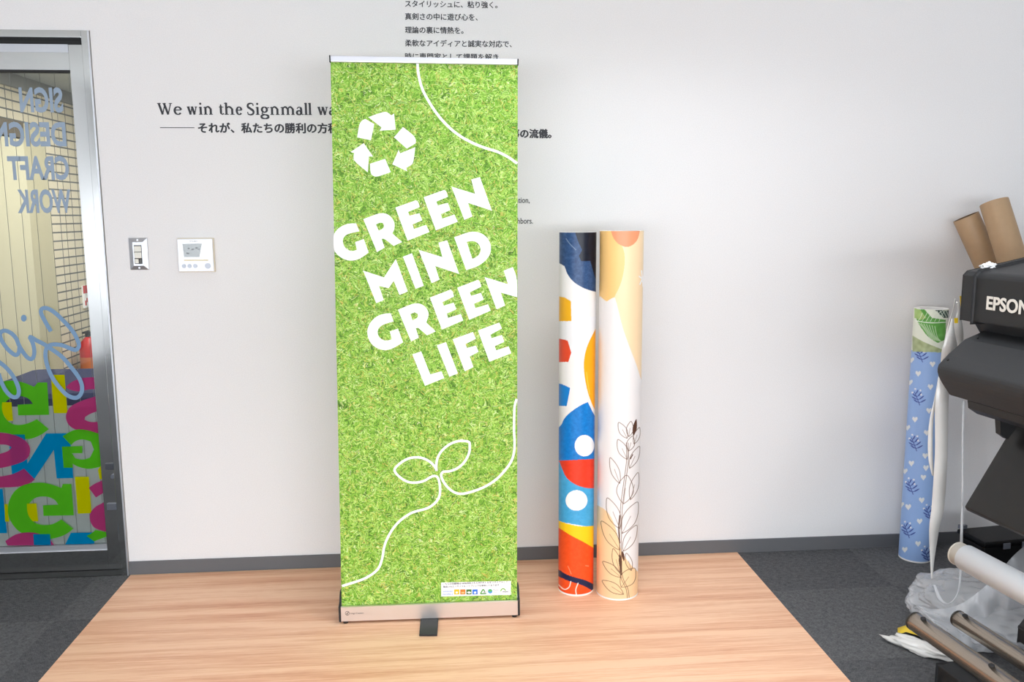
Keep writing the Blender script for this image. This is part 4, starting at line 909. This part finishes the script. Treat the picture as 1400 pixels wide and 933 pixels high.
# take-up rollers
AR = .10
def roller(name, px, py, r, m, cap, a=AR, ln=1.45):
    c = PE(px, py, a); e = c-UA*ln; mb = MB(); mb.tube([c, e], r, m, 40); ro = mb.build(name, prn)
    mb = MB(); mb.tube([c+UA*.003, c-UA*.002], [r*1.01, r*1.02], cap, 40); mb.build('roller_end', ro)
    return ro, c, r
R1 = roller('take_up_roller', 1250.5, 850, .0275, M_roller, M_capdark)
R2 = roller('take_up_roller', 1310, 846.5, .0245, M_roller, M_capdark)
R3 = roller('film_core', 1310.5, 757.5, .0335, M_flange, M_flange)
mb = MB(); c = R3[1]; mb.tube([c-UA*.03, c-UA*1.4], .0375, M_core, 40); mb.build('wound_film', R3[0])
tov = CAM-R1[1]; tov /= np.linalg.norm(tov)
for (ro, c, r), offs in ((R1, (.04, .30, .56)), (R2, (.03, .33, .6))):
    for o in offs:
        nn = np.array([0, 0, 1.])*.95+NP*.15; nn /= np.linalg.norm(nn); p = c-UA*o+nn*(r-.003); mb = MB(); mb.tube([p, p+nn*.006], .0075, M_black, 16); mb.build('roller_button', ro, .001)
# bracket that carries the rollers, with its foot
bc = UZ(1282, 909, .085); nb_, ab_ = (bc-E0)@NP, -((bc-E0)@UA)
n1, n2, z1_, z2_ = ncoord(R1[1]), ncoord(R2[1]), R1[1][2], R2[1][2]
for a in (ab_, 1.15):
    bk_ = extr('roller_bracket', [(n1+.012, .06), (n1+.012, z1_-.022), (n2-.012, z2_-.02), (n2-.012, .06)], a+.42, a+.47, M_black, bev=.004)
    extr('bracket_foot', [(nb_, .02), (nb_, .085), (n2+.03, .085), (n2+.03, .02)], a, a+.20, M_black, bk_, .006)
    extr('bracket_base', [(nb_, .02), (nb_, .07), (n2-.34, .07), (n2-.34, .02)], a+.203, a+.50, M_black, bk_, .006)
    for n, da in ((nb_-.03, .08), (n2-.28, .35)):
        c = PL(n, a+da, .012); mb = MB(); mb.tube([c-(0, 0, .0115), c+(0, 0, .009)], .018, M_gasket, 16); mb.build('foot_pad', bk_)
n3, z3_ = ncoord(R3[1]), R3[1][2]
for a in (.45,): extr('core_arm', [(n3+.01, z3_-.03), (n3-.03, z3_-.03), (n3-.14, .12), (n3-.08, .12)], a, a+.03, M_black, bev=.003)

# ------------------------------------------------------------------ loose things round the printer
def crumple(name, label, cat, c, rad, m, amp, sc, seed, sub=5, flatz=None, squash=.0, rz=0.):
    bm = bmesh.new(); bmesh.ops.create_icosphere(bm, subdivisions=sub, radius=1)
    rm = Matrix.Rotation(rz, 3, 'Z')
    for v in bm.verts:
        p = v.co.copy(); n = noise.noise(p*sc+Vector((seed, 0, 0)))+.5*noise.noise(p*sc*2.3+Vector((0, seed, 0)))+.35*(1-abs(noise.noise(p*sc*3.7+Vector((0, 0, seed))))*2)
        p *= 1+amp*n; p = Vector((p.x*rad[0], p.y*rad[1], p.z*rad[2])); p = rm@p
        lo = -rad[2]*.75
        if p.z < lo: p.z = lo+(p.z-lo)*.04
        v.co = p
    mn = min(v.co.z for v in bm.verts)
    for v in bm.verts: v.co.z -= mn
    me = bpy.data.meshes.new(name); bm.to_mesh(me); bm.free(); me.materials.append(m); me.polygons.foreach_set('use_smooth', [True]*len(me.polygons))
    o = bpy.data.objects.new(name, me); COL.objects.link(o); o.location = tuple(map(float, c)); return tag(o, label, cat)
az = math.atan2(UA[1], UA[0])
bag = crumple('plastic_bag', 'large crumpled clear plastic bag on carpet beyond the steel rollers', 'bag', (*(PL(-.30, -.17, 0)[:2]), .001), (.24, .25, .085), M_bag, .20, 1.6, 3.3, 6, rz=az)
bpy.context.view_layer.update()
top_e = catmull([np.array(p) for p in ((1252, 828), (1272, 833), (1296, 832), (1318, 824), (1340, 808), (1362, 788), (1384, 762), (1404, 744))], 5)
bot_e = catmull([np.array(p) for p in ((1262, 838), (1280, 855), (1300, 873), (1318, 890), (1338, 902), (1360, 908), (1382, 908), (1404, 904))], 5)
mb = MB(); NR = 9; vs = []
for i in range(len(top_e)):
    for j in range(NR):
        t = j/(NR-1); p = top_e[i]*(1-t)+bot_e[i]*t
        vs.append(PE(p[0], p[1], -.015+.035*noise.noise(Vector((i*.22, j*.5, 1.)))-.05*(1-t)))
n_ = len(top_e); fs = [(i*NR+j, i*NR+j+1, (i+1)*NR+j+1, (i+1)*NR+j) for i in range(n_-1) for j in range(NR-1)]
vs = [np.array([p[0], p[1], max(p[2], .012)]) for p in vs]
mb.add(vs, fs, M_bag, True); mb.add([p+UA*.0006 for p in vs], [f[::-1] for f in fs], M_bag, True); mb.build('bag_side', bag)
C0 = UZ(1319, 806, 0); zt_ = U(1319, 744, (C0[0], C0[1], 0), UA)[2]
crt = thing('storage_crate', 'black glossy storage crate on floor behind the white film roller', 'crate', C0, az-math.pi/2)
M_crate = mat('glossy_black_plastic', (12, 12, 14), .4, spec=.15)
def cbox(name, n0, n1, a0, a1, z0, z1, m, bev=.006):
    vs = [C0+NP*n-UA*a+EZ*z for z in (z0, z1) for n, a in ((n0, a0), (n1, a0), (n1, a1), (n0, a1))]
    mb = MB(); mb.add(vs, [(0, 3, 2, 1), (4, 5, 6, 7), (0, 1, 5, 4), (1, 2, 6, 5), (2, 3, 7, 6), (3, 0, 4, 7)], m); return mb.build(name, crt, bev)
cbox('crate_body', -.42, -.07, -.13, 0, .001, zt_-.02, M_crate, .012)
cbox('crate_lid', -.43, -.064, -.14, .008, zt_-.019, zt_, M_crate, .008)
cbox('clip', -.10, -.07, -.142, -.126, zt_+.0005, zt_+.016, M_lock, .002)
for n in (-.17, -.25): cbox('latch', n, n+.03, .0085, .014, zt_-.03, zt_-.008, M_lock, .002)
s1 = UZ(1262, 893, 0)
crumple('plastic_scrap', 'crumpled white plastic scrap on carpet in front of the steel rollers', 'scrap', (s1[0], s1[1], .001), (.10, .030, .020), M_film, .3, 2.0, 5.5, 4, rz=-.85)
s2 = UZ(1256, 880, 0); mb = MB(); mb.org = (s2[0], s2[1], 0)
mb.ribbon([s2+np.array(d) for d in ((-.03, .075, .004), (-.01, .06, .02), (.02, .047, .014), (.05, .035, .003))], [np.array([.012, .022, .0])]*4, (0, 0, .0008), M_tapey)
tag(mb.build('tape_scrap'), 'torn yellow tape scrap on carpet by the white plastic', 'tape')
tp_ = PE(1346, 364, -.03); crumple('tissue', 'small white crumpled tissue on top of the printer by the tubes', 'tissue', (*PL(ncoord(tp_), -.012, 0)[:2], zc1+slope*(-ncoord(tp_))+.006), (.02, .014, .010), M_tissue, .5, 2.2, 1.5, 4)
# film strips hanging from the printer's far corner
YS = -.13                                                   # strip plane, beyond the end cover (along a)
def ps(x, y, a=YS): return PE(x, y, a)
def strip(name, label, rows, m, a=YS, yellow=None):
    """rows of (xl, xr, y) pixels down the strip"""
    fine = catmull([np.array(r, float) for r in rows], 4); pts, ws = [], []
    for i, (x0, x1, y) in enumerate(fine):
        aa = a+.003*math.sin(i*.31); A, B = ps(x0, y, aa), ps(x1, y, aa); pts.append((A+B)/2); ws.append((B-A)/2+UA*.0015*math.sin(i*.35))
    mb = MB(); mb.org = tuple(pts[-1]); mb.ribbon(pts, ws, UA*.0006, m); o = mb.build(name); tag(o, label, 'film strip')
    if yellow:
        mb = MB(); q = [ps(*p, a+.02) for p in yellow]; q = [p-UA*.02 for p in q]; mb.prism(q, UA*.001, M_tapey); mb.build('yellow_tape', o)
    return o
strip('hanging_film_strip', 'broad white film strip hanging from printer corner to the floor', [(1300.5, 1304, 436), (1298, 1304.5, 445), (1293, 1307, 462), (1288, 1309, 480), (1286, 1304, 500), (1281, 1299, 528), (1278, 1297, 560), (1278.5, 1295.5, 620), (1274.5, 1291, 690), (1270.5, 1284, 725), (1271.5, 1277.5, 770), (1273, 1276, 792)], M_film, YS, [(1306, 404), (1317.5, 405), (1317, 416), (1307, 418)])
strip('hanging_film_strip', 'narrow curled white film strip left of the broad hanging strip', [(1305.5, 1307, 408), (1302, 1304.5, 424), (1298, 1300, 437), (1294.5, 1297, 452), (1289.5, 1293, 478), (1281, 1285, 525), (1276, 1280, 550), (1270, 1275.5, 583), (1269.5, 1275, 625), (1274.5, 1277.5, 651)], M_film, YS-.02)
strip('hanging_film_strip', 'short white film strip end tied at the printer corner', [(1307, 1312, 413), (1309, 1314, 422), (1306.5, 1314.5, 434), (1305, 1315.5, 444), (1306.5, 1317, 457), (1309, 1317.5, 468), (1312, 1317.5, 476)], M_film, YS-.04, [(1298.5, 434), (1303.5, 434), (1303.5, 441), (1299, 441)])
strip('hanging_film_strip', 'thin clear film strip looping down behind the white roller', [(1316, 1320, 548), (1314.5, 1318.5, 600), (1314.5, 1317.5, 680), (1313, 1316, 740), (1312, 1315, 780), (1309, 1312, 808), (1301, 1304, 822), (1291, 1297, 826), (1282, 1287, 818), (1276, 1279, 800)], M_film2, YS+.14)

# ------------------------------------------------------------------ light
w = bpy.data.worlds.new('world'); SC.world = w; w.use_nodes = True
w.node_tree.nodes['Background'].inputs[0].default_value = (.89, .945, 1, 1); w.node_tree.nodes['Background'].inputs[1].default_value = 22
def area(name, loc, sx_, sy_, power, col=(1, 1, 1), rot=(0, 0, 0)):
    l = bpy.data.lights.new(name, 'AREA'); l.shape = 'RECTANGLE'; l.size = sx_; l.size_y = sy_; l.energy = power; l.color = col
    o = bpy.data.objects.new(name, l); o.location = loc; o.rotation_euler = rot; COL.objects.link(o); return o
for x, y, p in ((.7, -1.0, 22), (-1.7, -2.9, 30), (.5, -2.9, 40), (2.3, -2.4, 30), (-1.7, -4.6, 36), (.5, -4.6, 40), (2.3, -4.6, 36)):
    area('ceiling_lamp', (x, y, ZC-.03), 1.25, .3, p*.8, (.91, .96, 1)).data.spread = math.radians(120)   # louvre-like cut-off added: narrowed spread keeps the upper wall darker
po = area('window_portal', (0, YF+.005, 1.06), 6.6, .88, 1, (1, 1, 1), (math.radians(90), 0, 0)); po.data.cycles.is_portal = True
area('corridor_lamp', (-1.9, 3.2, CZ-.03), .3, 1.2, 75, (1, .97, .93))
area('corridor_lamp', (-1.9, 1.0, CZ-.03), .3, 1.2, 40, (1, .97, .93))
vs = SC.view_settings; vs.view_transform = 'Standard'; vs.look = 'None'; vs.gamma = 1; vs.use_curve_mapping = False; vs.exposure = -.62
SC.cycles.max_bounces = 10; SC.cycles.transparent_max_bounces = 24; SC.cycles.diffuse_bounces = 5
